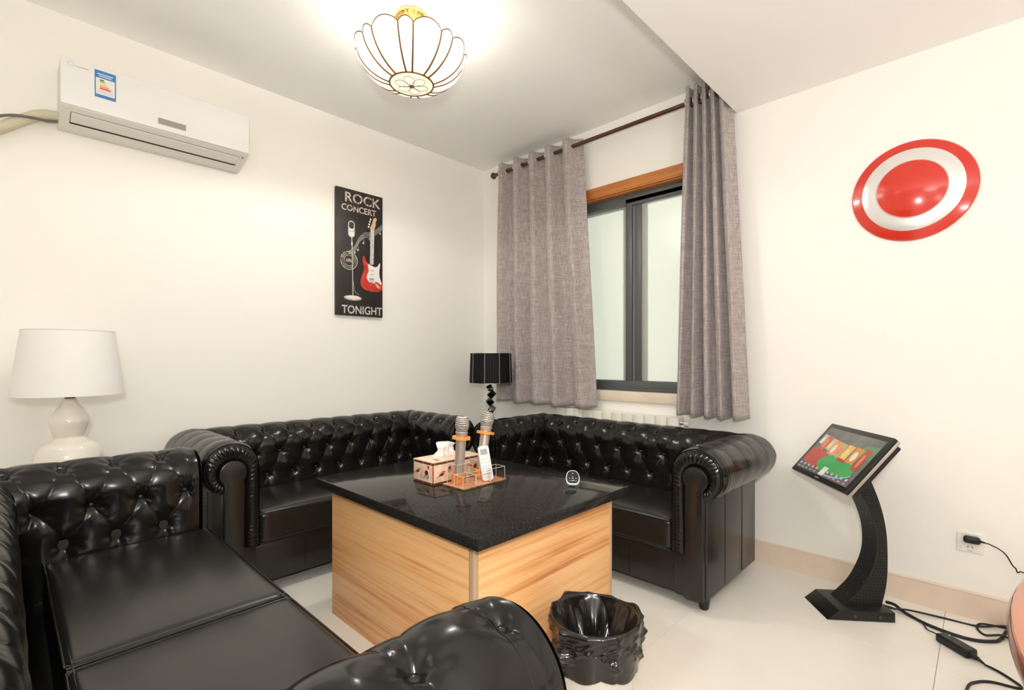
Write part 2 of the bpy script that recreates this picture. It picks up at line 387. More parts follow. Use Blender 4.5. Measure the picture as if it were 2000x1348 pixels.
# ================================================================ SOFAS
BTN = None
def button_mesh():
    me = bpy.data.meshes.new('button'); bm = bmesh.new(); bmesh.ops.create_uvsphere(bm, u_segments=10, v_segments=6, radius=1)
    for v in bm.verts: v.co.z *= .55
    bm.to_mesh(me); bm.free(); me.materials.append(PIPING)
    me.polygons.foreach_set('use_smooth', [True]*len(me.polygons)); return me
BTN = button_mesh()
WA, RR = .215, .1075
ZC = .593
def profile(res):
    pts = [(0.0, z) for z in np.linspace(.27, ZC, int((ZC-.27)/res)+1)[:-1]]
    nn = int(math.radians(248)*RR/res)
    for k in range(nn+1):
        a = math.radians(180-248*k/nn); pts.append((RR+RR*math.cos(a), ZC+RR*math.sin(a)))
    return np.array(pts)
def sofa(name, label, L, Dp, loc, rz, ncol, ncush, res=.007, zs=1.0, row1=127, dimple=0, near_row=None, arm_l=None, arm_r=None, seat=.39, cback=0, cfront=0):
    root = empty(name, loc, rz, label, 'sofa', 'black tufted sofas around the coffee table')
    root.scale = (1, 1, zs)
    Lin, Din = L-2*WA, Dp-WA
    pr = profile(res); tt = np.concatenate([[0], np.cumsum(np.linalg.norm(np.diff(pr, axis=0), axis=1))])
    tan = np.gradient(pr, axis=0); tan /= np.linalg.norm(tan, axis=1)[:, None]; nrm = np.stack([-tan[:, 1], tan[:, 0]], 1)  # points to the inside/up
    tr2 = .565-.27; tr3 = .447-.27
    def wof(t, tr1): return np.interp(t, [0, tr3, tr2, tr1, tt[-1]], [-1-(tr3)/.12, -1, 0, 1, 1+(tt[-1]-tr1)/.12])
    def piece(pname, kind, ds, ph, row1=row1, dimple=0):
        tr1 = (ZC-.27)+RR*math.radians(180-row1)
        # lattice coordinate runs from the inner corner; ph shifts it
        if kind == 'back': s0 = lambda o: -o; s1 = lambda o: Lin+o; length = Lin+2*WA
        else: s0 = lambda o: 0*o; s1 = lambda o: Din+o; length = Dp
        N = int(length/res); fr = np.linspace(0, 1, N+1)[:, None]
        S = s0(pr[:, 0])[None]*(1-fr)+s1(pr[:, 0])[None]*fr
        T = np.broadcast_to(tt[None], S.shape); W = wof(T, tr1)
        X = (S if kind == 'back' else Din-S)/ds+ph
        Wc = np.clip(W, -1, 1)
        p = X+Wc/2; q = X-Wc/2
        pil = (abs(np.sin(PI*p))*abs(np.sin(PI*q)))**.27
        over = np.clip((W-1)/2.0, 0, 1); pil = pil*(1-over)+.9*over
        # nearest button
        best = np.full(S.shape, 9.); th = np.zeros(S.shape)
        for row, tr in ((-1, tr3), (0, tr2), (1, tr1)):
            off = .5 if row else 0
            k = np.round(X-off)+off
            dx = (X-k)*ds; dt = T-tr; d = np.hypot(dx, dt); sel = d < best
            best = np.where(sel, d, best); th = np.where(sel, np.arctan2(dt, dx), th)
        D = .0145*(.62*pil+.38*(1-np.exp(-(best/.05)**2)))-.013*np.exp(-(best/.015)**2)-.005*np.exp(-(best/.034)**2)-dimple*np.exp(-(best/.052)**2)
        D += .0011*np.sin(7*th+best*40)*np.exp(-((best-.034)/.018)**2)
        D += .0010*np.sin(S*37+3*np.sin(T*25))*np.sin(T*43+S*11)
        if kind != 'back': 
            e = np.clip(S/.035, 0, 1); D = D*e+.006*(1-e)
        endt = np.clip((tt[-1]-T)/.05, 0, 1); D = D*endt
        O = pr[None, :, 0]+nrm[None, :, 0]*D; Z = pr[None, :, 1]+nrm[None, :, 1]*D
        S2 = s0(O)*(1-fr)+s1(O)*fr
        def place(O, S2, Z):
            if kind == 'back': return np.stack([WA+S2, Din+O, Z], -1)
            if kind == 'left': return np.stack([WA-O, S2, Z], -1)
            return np.stack([L-WA+O, S2, Z], -1)
        V = place(O, S2, Z)
        v, f = grid(V, flip=(kind == 'right'))
        ob = raw(pname, v, f, LEATHER, root, ang=0)
        if kind != 'back':
            i_ = int(.060/length*N); tube('seam', V[i_, ::2]+0, .0011, PIPING, ob, n=5)
        # buttons
        lim0, lim1 = (0, Lin) if kind == 'back' else (.022, Din)
        for row, tr in ((-1, tr3), (0, tr2), (1, tr1)):
            off = .5 if row else 0
            for k in range(-2, 40):
                x = (k+off-ph)*ds
                s = x if kind == 'back' else Din-x
                if s < lim0-.001 or s > lim1+.001: continue
                if kind != 'back' and abs(x) < .01: continue
                j = int(np.argmin(abs(tt-tr))); o_, z_ = pr[j]+nrm[j]*(-.0135-dimple*.95); n2 = nrm[j]
                P0 = place(np.array(o_), np.array(s), np.array(z_))
                nv = {'back': Vector((0, n2[0], n2[1])), 'left': Vector((-n2[0], 0, n2[1])), 'right': Vector((n2[0], 0, n2[1]))}[kind]
                b = bpy.data.objects.new('button', BTN); COL.objects.link(b); b.parent = ob
                b.location = Vector(P0); b.scale = (.0105, .0105, .0105); b.rotation_euler = nv.to_track_quat('Z', 'Y').to_euler()
        return ob
    ba = piece('backrest', 'back', Lin/ncol, 0)
    dsl, phl = arm_l or (Din/3.6, 0); dsr, phr = arm_r or (Din/3.6, 0)
    la = piece('arm', 'left', dsl, phl, near_row or row1, dimple); ra = piece('arm', 'right', dsr, phr)
    # outer bodies below the roll
    box('outside_back', (WA-.150, Din+.02, .060), (L-WA+.150, Din+.150, .53), LEATHER_S, root, bev=.008)
    for side, ob in ((0, la), (1, ra)):
        x0, x1 = (WA-.152, WA-.004) if side == 0 else (L-WA+.004, L-WA+.152)
        box('arm_body', (x0, .004, .058), (x1, Din+.152, .52), LEATHER_S, ob, bev=.008)
        for fy in (.30, .62): tube('seam', [((x0 if side == 0 else x1)+(-.0004 if side == 0 else .0004), Dp*fy, z) for z in (.07, .25, .48)], .0013, PIPING, ob, n=5)
        X = lambda o: (WA-o) if side == 0 else (L-WA+o)
        # pleated scroll on the arm front
        n1, n2 = 60, 130
        A = [(0.002, z) for z in np.linspace(.245, ZC, n1)][:-1]+[(RR+(RR-.001)*math.cos(math.radians(180-248*k/n2)), ZC+(RR-.001)*math.sin(math.radians(180-248*k/n2))) for k in range(n2+1)]
        hc = (.108, .578); hr = .056
        B = [(.060-.008*(z-.245)/.33, z) for z in np.linspace(.245, .578, n1)][:-1]+[(hc[0]+hr*math.cos(math.radians(180-228*k/n2)), hc[1]+hr*math.sin(math.radians(180-228*k/n2))) for k in range(n2+1)]
        A = np.array(A); B = np.array(B); nv_ = 8; V = np.zeros((len(A), nv_, 3))
        arc = np.concatenate([[0], np.cumsum(np.linalg.norm(np.diff(.5*(A+B), axis=0), axis=1))])
        for k in range(nv_):
            f_ = k/(nv_-1); PTS = A*(1-f_)+B*f_
            pleat = np.sin(arc*2*PI/.0165+1.3*np.sin(arc*47)+f_*.9)
            y = -.004-.016*math.sin(PI*(.12+.88*f_))**.7-.0032*pleat*math.sin(PI*min(1, f_*1.05))*(.6+.4*np.sin(arc*29))
            V[:, k, 0] = [X(p) for p in PTS[:, 0]]; V[:, k, 1] = y; V[:, k, 2] = PTS[:, 1]
        v, f = grid(V, flip=(side == 1)); raw('pleated_front', v, f, LEATHER, ob, ang=0)
        # backing disc that closes the roll
        ou = [(X(o), z) for o, z in A[n1-1:]]
        prism('roll_end', ou, .004, LEATHER_S, ob, 'xz', off=.006)
        # keyhole facing board
        key = [(X(.144), .062), (X(.144), .530)]+[(X(hc[0]+hr*math.cos(math.radians(a))), hc[1]+hr*math.sin(math.radians(a))) for a in np.linspace(-48, 218, 26)]+[(X(.063), .535), (X(.063), .062)]
        prism('front_board', key, .024, LEATHER_S, ob, 'xz', off=.002, bev=.006)
        tube('piping', [(X(o), .002, z) for o, z in A[::2]*1.0+np.array([0, 0])], .0042, PIPING, ob, n=8)
    box('front_rail', (WA-.03, .012, .058), (L-WA+.03, Din-.02, .232), LEATHER_S, root, bev=.008)
    for k in range(1, 5):
        x = WA+Lin*k/5
        tube('seam', [(x, .0115, .07), (x, .0105, .15), (x, .0115, .222)], .0012, PIPING, root, n=5)
    cw = Lin/ncush
    for k in range(ncush):
        hz = (seat-.235)/2; hx = cw/2-.003; hy = (Din+.005-cback+cfront)/2
        c = (WA+cw*(k+.5), Din/2-.012-(cback+cfront)/2, .235+hz)
        cu = rbox('seat_cushion', c, (hx, hy, hz), .026, LEATHER_S, root, n=12, crown=.016)
        for zz in (hz-.008, -hz+.008):
            lp = [(x, y, zz) for x, y in rrect(-hx+.004, -hy+.004, hx-.004, hy-.004, .03, 6)]
            tube('piping', smooth_path(lp, 2, True), .0036, PIPING, cu, n=6, closed=True)
        lp = smooth_path([(x, y, hz-.0005) for x, y in rrect(-hx+.016, -hy+.016, hx-.016, hy-.016, .03, 4)], 2, True)
        tube('stitching', lp-np.array([0, 0, .001]), .0007, STITCH, cu, n=5, closed=True)
    for x, y in ((.10, .06), (L-.10, .06), (.2, Dp-.25), (L-.2, Dp-.25)):
        if 1:
            lathe('foot', [(0, 0), (.017, 0), (.020, .004), (.027, .05), (.029, .062), (0, .062)], FOOT, root, 20, loc=(x, y, 0))
    return root

sofa('chesterfield_sofa', 'black leather tufted sofa along the window wall below the radiator, kiosk by its arm', 1.563, .675, (.732, -.775, 0), 0, 8, 2, zs=1.0, seat=.38, arm_l=(.135, 0), arm_r=(.135, 0))
sofa('chesterfield_sofa', 'black leather tufted sofa against the left wall under the poster', 1.535, .675, (.69, -2.260, 0), PI/2, 8, 2, zs=1.025, seat=.385, arm_l=(.135, 0), arm_r=(.135, 0))
D3 = .745
sofa('chesterfield_sofa', 'black leather tufted sofa in the foreground with broad flat seat cushions facing the window', 2.07, D3, (2.66, -2.308, 0), PI, 11, 2, res=.005, row1=115, near_row=80, dimple=.008, zs=1.025,
     arm_l=(.156, .5-(D3-WA-.030)/.156), arm_r=(.142, -(D3-WA-.045)/.142), seat=.405, cback=.065, cfront=.02)

# ================================================================ COFFEE TABLE
ZT = .58
ct = empty('coffee_table', (1.5075, -1.495, 0), 0, 'square coffee table with orange wood-grain panels and black granite top', 'table')
rbx = lambda nm, lo, hi, m, bev: box(nm, [lo[i]-(1.5075, -1.495, 0)[i] for i in range(3)], [hi[i]-(1.5075, -1.495, 0)[i] for i in range(3)], m, ct, bev=bev)
rbx('granite_top', (.975, -1.91, ZT-.037), (2.04, -1.08, ZT), GRANITE, .004)
BX0, BX1, BY0, BY1 = 1.055, 1.972, -1.868, -1.107
rbx('front_panel', (BX0, BY0, .0), (BX1-.02, BY0+.018, ZT-.037), WOOD, .001)
rbx('side_panel', (BX1-.016, BY0+.02, .0), (BX1+.002, BY1-.018, ZT-.037), WOOD, .001)
rbx('side_panel', (BX0, BY0+.018, .0), (BX0+.018, BY1, ZT-.037), WOOD, .001)
rbx('back_panel', (BX0+.018, BY1-.018, .0), (BX1-.02, BY1, ZT-.037), WOOD, .001)
rbx('edge_strip', (BX1-.019, BY0-.001, 0), (BX1+.003, BY0+.019, ZT-.037), WOOD_EDGE, .001)
rbx('edge_strip', (BX1-.016, BY1-.018, 0), (BX1+.003, BY1, ZT-.037), WOOD_EDGE, .001)

# ================================================================ AIR CONDITIONER
AY0, AY1, AZ = -2.682, -1.928, 2.155
ac = empty('air_conditioner', (0, (AY0+AY1)/2, AZ), 0, 'white wall-mounted air conditioner with blue energy sticker on the left wall', 'air conditioner')
hw = (AY1-AY0)/2
def along_y(pts, y0, y1, nm, m, parent, bev=0):
    bm = bmesh.new(); a = [bm.verts.new((x, y0, z)) for x, z in pts]; b = [bm.verts.new((x, y1, z)) for x, z in pts]; n = len(pts)
    bm.faces.new(a); bm.faces.new(b[::-1])
    for i in range(n): bm.faces.new((a[i], b[i], b[(i+1) % n], a[(i+1) % n]))
    if bev: bmesh.ops.bevel(bm, geom=bm.edges[:], offset=bev, segments=2, affect='EDGES', profile=.5)
    return bmo(nm, bm, m, parent)
along_y([(0, 0), (.045, -.001), (.192, .053), (.195, .062), (.193, .255), (.17, .268), (0, .268)], -hw, hw, 'body', CREAM_P, ac, .003)
along_y([(.194, .060), (.206, .057), (.203, .262), (.185, .270), (.17, .272), (.17, .262), (.19, .25)], -hw-.001, hw+.001, 'front_panel', WHITE_P, ac, .002)
sd = Vector((.147, 0, .054)).normalized(); sn = Vector((sd.z, 0, -sd.x))
def slope(f0, f1, t0, t1):
    p = []
    for f_, t_ in ((f0, t0), (f1, t0), (f1, t1), (f0, t1)):
        q = Vector((.045, 0, -.001))+sd*(.1566*f_)+sn*t_; p.append((q.x, q.z))
    return p
along_y(slope(.30, .80, -.004, .0008), -hw+.035, hw-.035, 'outlet_gap', DARK, ac)
along_y(slope(.40, .79, -.002, .006), -hw+.037, hw-.037, 'louver', CREAM_P, ac, .0015)
box('display', (.2035, .01-.04, .083), (.2065, .125-.04, .112), GREY_P, ac, rot=None)
st = box('energy_sticker', (.2030, -.265, .125), (.2062, -.190, .247), mat('sticker_blue', (.055, .23, .55), .4), ac)
box('white_field', (.206, -.261, .139), (.2066, -.194, .213), mat('sticker_white', (.8, .8, .78), .4), st)
for k, (c, wd) in enumerate((((.02, .10, .04), .014), ((.25, .45, .08), .018), ((.85, .75, .12), .023), ((.85, .55, .10), .028), ((.75, .25, .06), .033), ((.65, .02, .03), .039))):
    z = .207-.0075*k; box('bar', (.2065, -.247, z-.0052), (.2069, -.247+wd, z), mat('bar%d' % k, c, .4), st)
box('headline', (.206, -.256, .229), (.2066, -.200, .233), mat('sticker_white', (0, 0, 0)), st)
box('headline', (.206, -.250, .219), (.2066, -.206, .225), mat('sticker_pale', (.5, .62, .75), .4), st)
for z in (.160, .152, .146): box('line', (.2065, -.257, z), (.2069, -.2, z+.0012), mat('sticker_red', (.6, .3, .28), .5), st)
lathe('emblem', [(.0085, 0), (.011, 0), (.011, .0006), (.0085, .0006), (.0085, 0)], mat('faint_grey', (.62, .60, .58), .4), ac, 24, loc=(.2036, -.345, .238), rot=(0, PI/2, 0))
box('name_strip', (.2030, -.330, .232), (.2058, -.285, .2355), mat('faint_grey', (0, 0, 0)), ac)
cyl('sensor', (.165, hw-.02, .0425), (.169, hw-.02, .037), .005, GREY_P, ac)
tag(tube('refrigerant_hose', smooth_path([(.048, -2.684, 2.203), (.05, -2.742, 2.186), (.05, -2.805, 2.140), (.05, -2.865, 2.088), (.045, -2.96, 2.02), (.04, -3.1, 1.97), (.035, -3.35, 1.95), (.03, -3.6, 1.95)], 8), .0225, HOSE, n=14),
    'beige taped pipe bending away from the air conditioner', 'pipe')
tag(tube('air_conditioner_cable', smooth_path([(.05, -2.684, 2.178), (.06, -2.72, 2.164), (.078, -2.763, 2.157), (.078, -2.825, 2.147), (.05, -2.89, 2.125), (.02, -3.0, 2.06), (.012, -3.2, 1.9), (.012, -3.4, 1.6)], 8), .006, mat('grey_cable', (.16, .15, .14), .5), n=8),
    'thin grey cable running over the taped pipe', 'cable')

# ================================================================ POSTER
PW, PH = .344, .845
po = empty('rock_concert_poster', (0, -1.342, 1.388), 0, 'black canvas poster reading ROCK CONCERT TONIGHT with guitar and microphone', 'poster')
box('canvas', (.001, 0, 0), (.026, PW, PH), ramp_mat('poster_black', (9, 9, 9), [(.35, (.014, .012, .010)), (.62, (.020, .018, .015)), (.8, (.05, .03, .015))], 1, 5, 0, .45), po, bev=.0015)
def pp(x, y):
    f_ = (x-82)/438; tp = 65+107*f_; bt = 1275+18*f_
    return (f_*PW, PH*(1-(y-tp)/(bt-tp)))
PINK = ramp_mat('worn_cream_print', (90, 90, 90), [(.36, (.10, .08, .07)), (.46, (.60, .50, .42)), (.7, (.74, .66, .57))], 1, 4, 0, .6)
PGREY = ramp_mat('worn_silver_print', (70, 70, 200), [(.36, (.30, .29, .28)), (.6, (.68, .67, .65))], 1, 4, 0, .5)
PRED = ramp_mat('poster_red', (25, 25, 25), [(.3, (.38, .02, .012)), (.7, (.66, .06, .03))], 1, 4, 0, .45)
PWHITE = mat('poster_white', (.78, .76, .72), .5); PDK = mat('poster_dark', (.03, .028, .025), .5); PTAN = mat('poster_tan', (.60, .42, .24), .5)
def pflat(nm, pts, m, lay=1): return prism(nm, pts, .0006, m, po, 'yz', off=.026+.0004*lay)
def pline(nm, pts, r, m, lay=1):
    P = smooth_path([(a, b) for a, b in pts], 6); n = len(P); T = np.gradient(P, axis=0); T /= np.linalg.norm(T, axis=1)[:, None]; N = np.stack([-T[:, 1], T[:, 0]], 1)
    rr = np.broadcast_to(np.array(r), (n,))[:, None]
    A = P+N*rr; B = P-N*rr; V = np.zeros((n, 2, 3)); V[..., 0] = .0266+.0004*lay; V[:, 0, 1:] = A; V[:, 1, 1:] = B
    v, f = grid(V); return raw(nm, v, f, m, po, smooth=False)
def ptext(body, x0, x1, z0, h, m, lay=2, sl=0):
    M4 = Matrix(((0, 0, 1, .0266+.0004*lay), (1, 0, 0, x0), (sl, 1, 0, z0), (0, 0, 0, 1)))
    return text_mesh('lettering', body, m, po, .1, M4, .0003, width=x1-x0, height=h)
ptext('ROCK', .062, .325, .757, .067, PINK)
ptext('CONCERT', .036, .292, .698, .043, PINK)
ptext('TONIGHT', .038, .338, .012, .056, PGREY)
# microphone on its stand
c = lambda x, y: pp(x, y)
pline('stand_pole', [c(220, 545), c(226, 700), c(232, 1100)], .0032, PGREY, 3)
pflat('stand_base', ell(*c(232, 1115), .064, .017), PGREY, 2); pflat('stand_base_top', ell(*c(232, 1110), .050, .011), PWHITE, 3)
cx, cz = c(218, 470); pflat('microphone_capsule', rrect(cx-.024, cz-.056, cx+.024, cz+.056, .0235), PGREY, 3)
pflat('microphone_grille', rrect(cx-.017, cz+.004, cx+.017, cz+.047, .013), PDK, 4)
pflat('microphone_body', rrect(cx-.017, cz-.047, cx+.017, cz+.0, .012), PWHITE, 4)
pflat('microphone_band', rrect(cx-.025, cz-.018, cx+.025, cz-.010, .002), PGREY, 5)
pflat('pole_joint', rrect(*[c(222, 606)[0]-.005, c(222, 606)[1]-.010], *[c(222, 606)[0]+.005, c(222, 606)[1]+.010], .002), PWHITE, 5)
pline('microphone_cable', [c(236, 960), c(250, 1050), c(290, 1085)], .0012, PGREY, 2)
# badge
bx, bz = c(197, 765)
def ring(nm, r0, r1, m, lay):
    n = 36; V = np.zeros((n, 2, 3)); th = np.linspace(0, 2*PI, n, endpoint=False)
    for k, r in enumerate((r0, r1)): V[:, k, 0] = .0266+.0004*lay; V[:, k, 1] = bx+r*np.cos(th); V[:, k, 2] = bz+r*np.sin(th)
    v, f = grid(V, closed_u=True); raw(nm, v, f, m, po, smooth=False)
ring('badge_ring', .057, .062, PINK, 1); ring('badge_ring', .034, .0375, PINK, 1)
for k in range(22):
    a = PI*.95+PI*1.1*k/21; pflat('badge_stud', ell(bx+.0475*math.cos(a), bz+.0475*math.sin(a), .0028, .0028, 8), PINK, 1)
for k in range(14):
    a = PI*.12+PI*.76*k/13; pline('badge_mark', [(bx+.043*math.cos(a), bz+.043*math.sin(a)), (bx+.052*math.cos(a), bz+.052*math.sin(a))], .0022, PINK, 1)
for k in range(5): pline('badge_wave', [(bx-.022+.010*k, bz-.010), (bx-.017+.010*k, bz+.012), (bx-.013+.010*k, bz-.012)], .0016, PINK, 1)
# staff lines and notes
for k in range(5):
    d = k*11-22
    pline('staff_line', [c(195, 690+d*.6), c(245, 655+d), c(295, 565+d), c(345, 525+d), c(400, 520+d), c(460, 490+d), c(515, 448+d)], .0009, PGREY, 1)
for x, y in ((250, 688), (278, 664), (331, 597), (391, 563), (496, 508)):
    a = c(x, y); pflat('music_note', ell(a[0], a[1], .007, .008, 14), PINK, 2)
    if x < 400: pline('note_stem', [(a[0]+.004, a[1]), (a[0]-.002, a[1]+.04)], .0011, PINK, 2)
# guitar
gb = [(335, 715), (322, 760), (335, 830), (322, 890), (304, 950), (310, 1000), (345, 1035), (410, 1052), (470, 1055), (508, 1040), (518, 1010), (512, 970), (492, 920), (488, 860), (494, 800), (486, 782), (468, 815), (440, 822), (400, 800), (378, 790), (355, 768)]
gP = smooth_path([c(*p) for p in gb], 4, True); pflat('guitar_body', [tuple(p) for p in gP], PRED, 2)
gg = [(372, 792), (385, 800), (440, 824), (465, 820), (488, 784), (494, 800), (484, 870), (488, 920), (508, 975), (503, 990), (470, 965), (445, 955), (440, 975), (385, 965), (362, 930), (365, 900), (382, 860)]
pflat('pickguard', [c(*p) for p in gg], PWHITE, 3)
pflat('guitar_neck', [c(398, 470), c(436, 470), c(428, 800), c(392, 800)], PGREY, 4)
pflat('guitar_bridge', [c(386, 930), c(432, 935), c(430, 972), c(384, 966)], PGREY, 4)
for y in (850, 888, 925): pflat('pickup', [c(386, y), c(430, y+3), c(430, y+14), c(386, y+11)], PGREY, 4)
hd = [(398, 470), (394, 455), (412, 420), (424, 375), (438, 360), (456, 366), (460, 385), (448, 400), (450, 430), (436, 470)]
pflat('headstock', [c(*p) for p in hd], PTAN, 4)
for x, y in ((399, 376), (392, 398), (386, 422), (380, 446)): pflat('tuning_peg', ell(*c(x, y), .006, .007, 12), PWHITE, 4)
pflat('jack_plate', [tuple(p) for p in smooth_path([c(446, 972), c(465, 985), c(490, 1010), c(488, 1024), c(462, 1012), c(448, 990)], 3, True)], PTAN, 4)

# ================================================================ WALL PLATE (round, red and silver, plain)
wp = empty('round_wall_plate', (2.846, -.003, 1.857), 0, 'round domed red and silver decorative plate hanging on the right of the window wall', 'wall decoration')
R0 = .224
lathe('rim', [(R0-.002, 0), (R0, .004), (R0-.004, .010), (.200, .017), (.182, .022), (.181, .018), (.200, .010), (R0-.006, .0), (R0-.002, 0)], RED, wp, 72, rot=(PI/2, 0, 0))
lathe('silver_band', [(.182, .018), (.182, .0235), (.165, .030), (.145, .034), (.126, .036), (.126, .030), (.165, .024), (.182, .018)], SILVER, wp, 72, rot=(PI/2, 0, 0))
lathe('centre_dome', [(.1265, .030), (.1275, .038), (.122, .0395), (.105, .046), (.07, .056), (.035, .062), (0, .064), (0, .058), (.07, .050), (.1265, .030)], RED, wp, 72, rot=(PI/2, 0, 0))
lathe('centre_bead', [(.123, .038), (.126, .041), (.128, .038), (.1255, .036), (.123, .038)], mat('pale_pink_line', (.75, .5, .46), .3), wp, 72, rot=(PI/2, 0, 0))

# ================================================================ CURTAINS
ROD_Y, ROD_Z = -.10, 2.578
cr_ = empty('curtain_rod', (.205, ROD_Y, ROD_Z), 0, 'dark cherry curtain rod with a faceted finial above the window', 'curtain rod')
cyl('rod', (.03, 0, 0), (1.865, 0, 0), .0135, ROD, cr_, 20)
lathe('finial', [(0, -.002), (.010, 0), (.024, .016), (.028, .030), (.018, .045), (.0135, .05), (0, .05)], ROD, cr_, 8, loc=(-.012, 0, 0), rot=(0, PI/2, 0), ang=20)
lathe('finial', [(0, -.002), (.010, 0), (.024, .016), (.028, .030), (.018, .045), (.0135, .05), (0, .05)], ROD, cr_, 8, loc=(1.905, 0, 0), rot=(0, -PI/2, 0), ang=20)
for x in (.06, 1.80):
    cyl('bracket', (x, .1, 0), (x, .0, 0), .008, ROD, cr_, 12); cyl('bracket_plate', (x, .1, 0), (x, .094, 0), .026, ROD, cr_, 20)
def curtain(name, label, top, bot, zt, zb, n, amp_t, amp_b, seedv, ytop=ROD_Y, ybot=-.115, ph=0, ringm=True, cap=None):
    r = np.random.default_rng(seedv)
    root = empty(name, ((top[0]+top[1])/2, ROD_Y, zb), 0, label, 'curtain', 'grey linen curtains')
    N, M_ = n*26, 70; s = np.linspace(0, 1, N+1)[:, None]; h = np.linspace(0, 1, M_+1)[None]   # h: 0 top, 1 bottom
    jit = np.interp(np.linspace(0, 1, N+1), np.linspace(0, 1, 2*n+1), np.concatenate([[0], r.uniform(-.022, .022, 2*n-1), [0]]))[:, None]
    x = (top[0]+(top[1]-top[0])*s)*(1-h)+(bot[0]+(bot[1]-bot[0])*(s+jit*h))*h
    a = amp_t*(1-h)+amp_b*h
    wv = np.sin(2*PI*n*s+ph+.35*np.sin(3*h+s*9)*h)
    shp = np.sign(wv)*abs(wv)**.8
    y = ytop*(1-h)+ybot*h+a*shp*(1+.25*np.sin(5*s*PI+seedv)*h)
    y += .006*h*np.sin(s*41+h*7)+.004*h*np.sin(s*83-h*5)
    x = x+.010*np.sin(4*PI*n*s+ph)*(1-.5*h)
    z = zt+(zb-zt)*h+.004*np.sin(2*PI*n*s+1)*(h > .99)+0*s
    z = z+(.012*(1-np.clip(h/.03, 0, 1))*np.cos(2*PI*n*s+ph))*0
    V = np.stack([x-root.location.x, y-root.location.y, z-root.location.z], -1)
    v, f = grid(V); cl = raw('cloth', v, f, LINEN, root, ang=0)
    md = cl.modifiers.new('thickness', 'SOLIDIFY'); md.thickness = .0025
    # hem seam
    hm = int(M_*.955)
    tube('hem_seam', V[:, hm]+np.array([0, -.001, 0]), .0012, mat('hem_thread', (.25, .21, .2), .8), cl, n=5)
    # eyelets where the cloth crosses the rod
    if ringm:
        for k in range(2*n):
            ss = (k*PI-ph)/(2*PI*n)
            if ss < .005 or ss > .995: continue
            i = int(round(ss*N)); j = int(round((zt-ROD_Z)/(zt-zb)*M_)); i0, i1 = max(i-2, 0), min(i+2, N)
            tn = Vector(V[i1, j]-V[i0, j]); tn.z = 0; tn.normalize(); nn = Vector((tn.y, -tn.x, 0))
            e = lathe('eyelet', [(.019, -.004), (.028, -.003), (.0285, .003), (.019, .004), (.0175, 0), (.019, -.004)], STEEL, root, 24)
            e.location = (V[i, j][0], 0, ROD_Z-zb); e.rotation_euler = nn.to_track_quat('Z', 'Y').to_euler()
    return root
curtain('curtain', 'grey linen eyelet curtain on the corner side of the window, widest spread', (.262, 1.06), (.235, 1.195), 2.632, .768, 5, .050, .052, 3, ph=PI*.5)
curtain('curtain', 'grey linen eyelet curtain bunched in narrow folds on the kiosk side of the window', (1.838, 2.066), (1.772, 2.175), 2.655, .776, 5, .046, .050, 8, ph=PI*.5)

# ================================================================ RADIATOR
rd = empty('radiator', (.85, -.050, .16), 0, 'white sectioned radiator under the window behind the sofa', 'radiator')
prof = rrect(0, 0, .0700, .587, .006, 3)
for k in range(12):
    x = k*.0775
    prism('section', [(a+x+.0035, b) for a, b in prof], .072, RADIATOR, rd, 'xz', off=.044, bev=.003)
box('slit_backing', (.004, .036, .01), (.926, .040, .575), RADIATOR, rd); box('header', (.01, .005, .44), (.93, .040, .48), RADIATOR, rd, bev=.01); box('header', (.01, .005, .02), (.93, .040, .06), RADIATOR, rd, bev=.01)  # thin sheet added behind the sections so their slits stay dark
cyl('valve_body', (.93, -.010, .555), (.955, -.010, .555), .012, STEEL, rd); cyl('valve_knob', (.955, -.010, .555), (.985, -.010, .555), .016, WHITE_P, rd, 14, bev=.003)
cyl('supply_pipe', (.945, -.010, .555), (.945, -.010, -.16), .009, RADIATOR, rd)

# ================================================================ TABLE LAMPS
def side_table(name, label, loc, sz, h, m):
    t = empty(name, loc, 0, label, 'side table')
    box('table_top', (-sz/2, -sz/2, h-.025), (sz/2, sz/2, h), m, t, bev=.004)
    box('shelf', (-sz/2+.02, -sz/2+.02, .15), (sz/2-.02, sz/2-.02, .165), m, t, bev=.002)
    for sx in (-1, 1):
        for sy in (-1, 1): box('leg', (sx*(sz/2-.04)-.016, sy*(sz/2-.04)-.016, 0), (sx*(sz/2-.04)+.016, sy*(sz/2-.04)+.016, h-.025), m, t, bev=.002)
    return t
STW = mat('dark_side_table', (.03, .022, .018), .3)
side_table('side_table', 'dark side table holding the white gourd lamp behind the foreground sofa', (.30, -2.66, 0), .44, .50, STW)
wl = empty('gourd_table_lamp', (.30, -2.66, .50), 0, 'white gourd-shaped ceramic lamp with wide white drum shade', 'table lamp')
gp = smooth_path([(.001, 0), (.064, 0), (.072, .012), (.102, .08), (.112, .150), (.110, .190), (.092, .235), (.058, .258), (.047, .270), (.056, .288), (.066, .325), (.064, .350), (.049, .382), (.032, .405), (.023, .425), (.022, .431), (.001, .431)], 5)
lathe('ceramic_base', gp, CERAMIC, wl, 56, ang=50)
lathe('brass_neck', [(0, .431), (.017, .431), (.018, .437), (.011, .444), (.013, .452), (.013, .465), (0, .465)], BRASS_D, wl, 28)
cyl('stem', (0, 0, .46), (0, 0, .66), .004, BRASS, wl, 10)
lathe('shade', [(.181, .448), (.183, .447), (.183, .452), (.150, .716), (.148, .716), (.1805, .452), (.181, .448)], SHADE_W, wl, 72)
lathe('shade_ring', [(.1475, .712), (.1505, .712), (.1505, .717), (.1475, .717), (.1475, .712)], mat('shade_trim', (.7, .69, .66), .8), wl, 60)
for k in range(3):
    a = k*2*PI/3; cyl('spider_arm', (0, 0, .655), (.15*math.cos(a), .15*math.sin(a), .635), .002, BRASS, wl, 8)
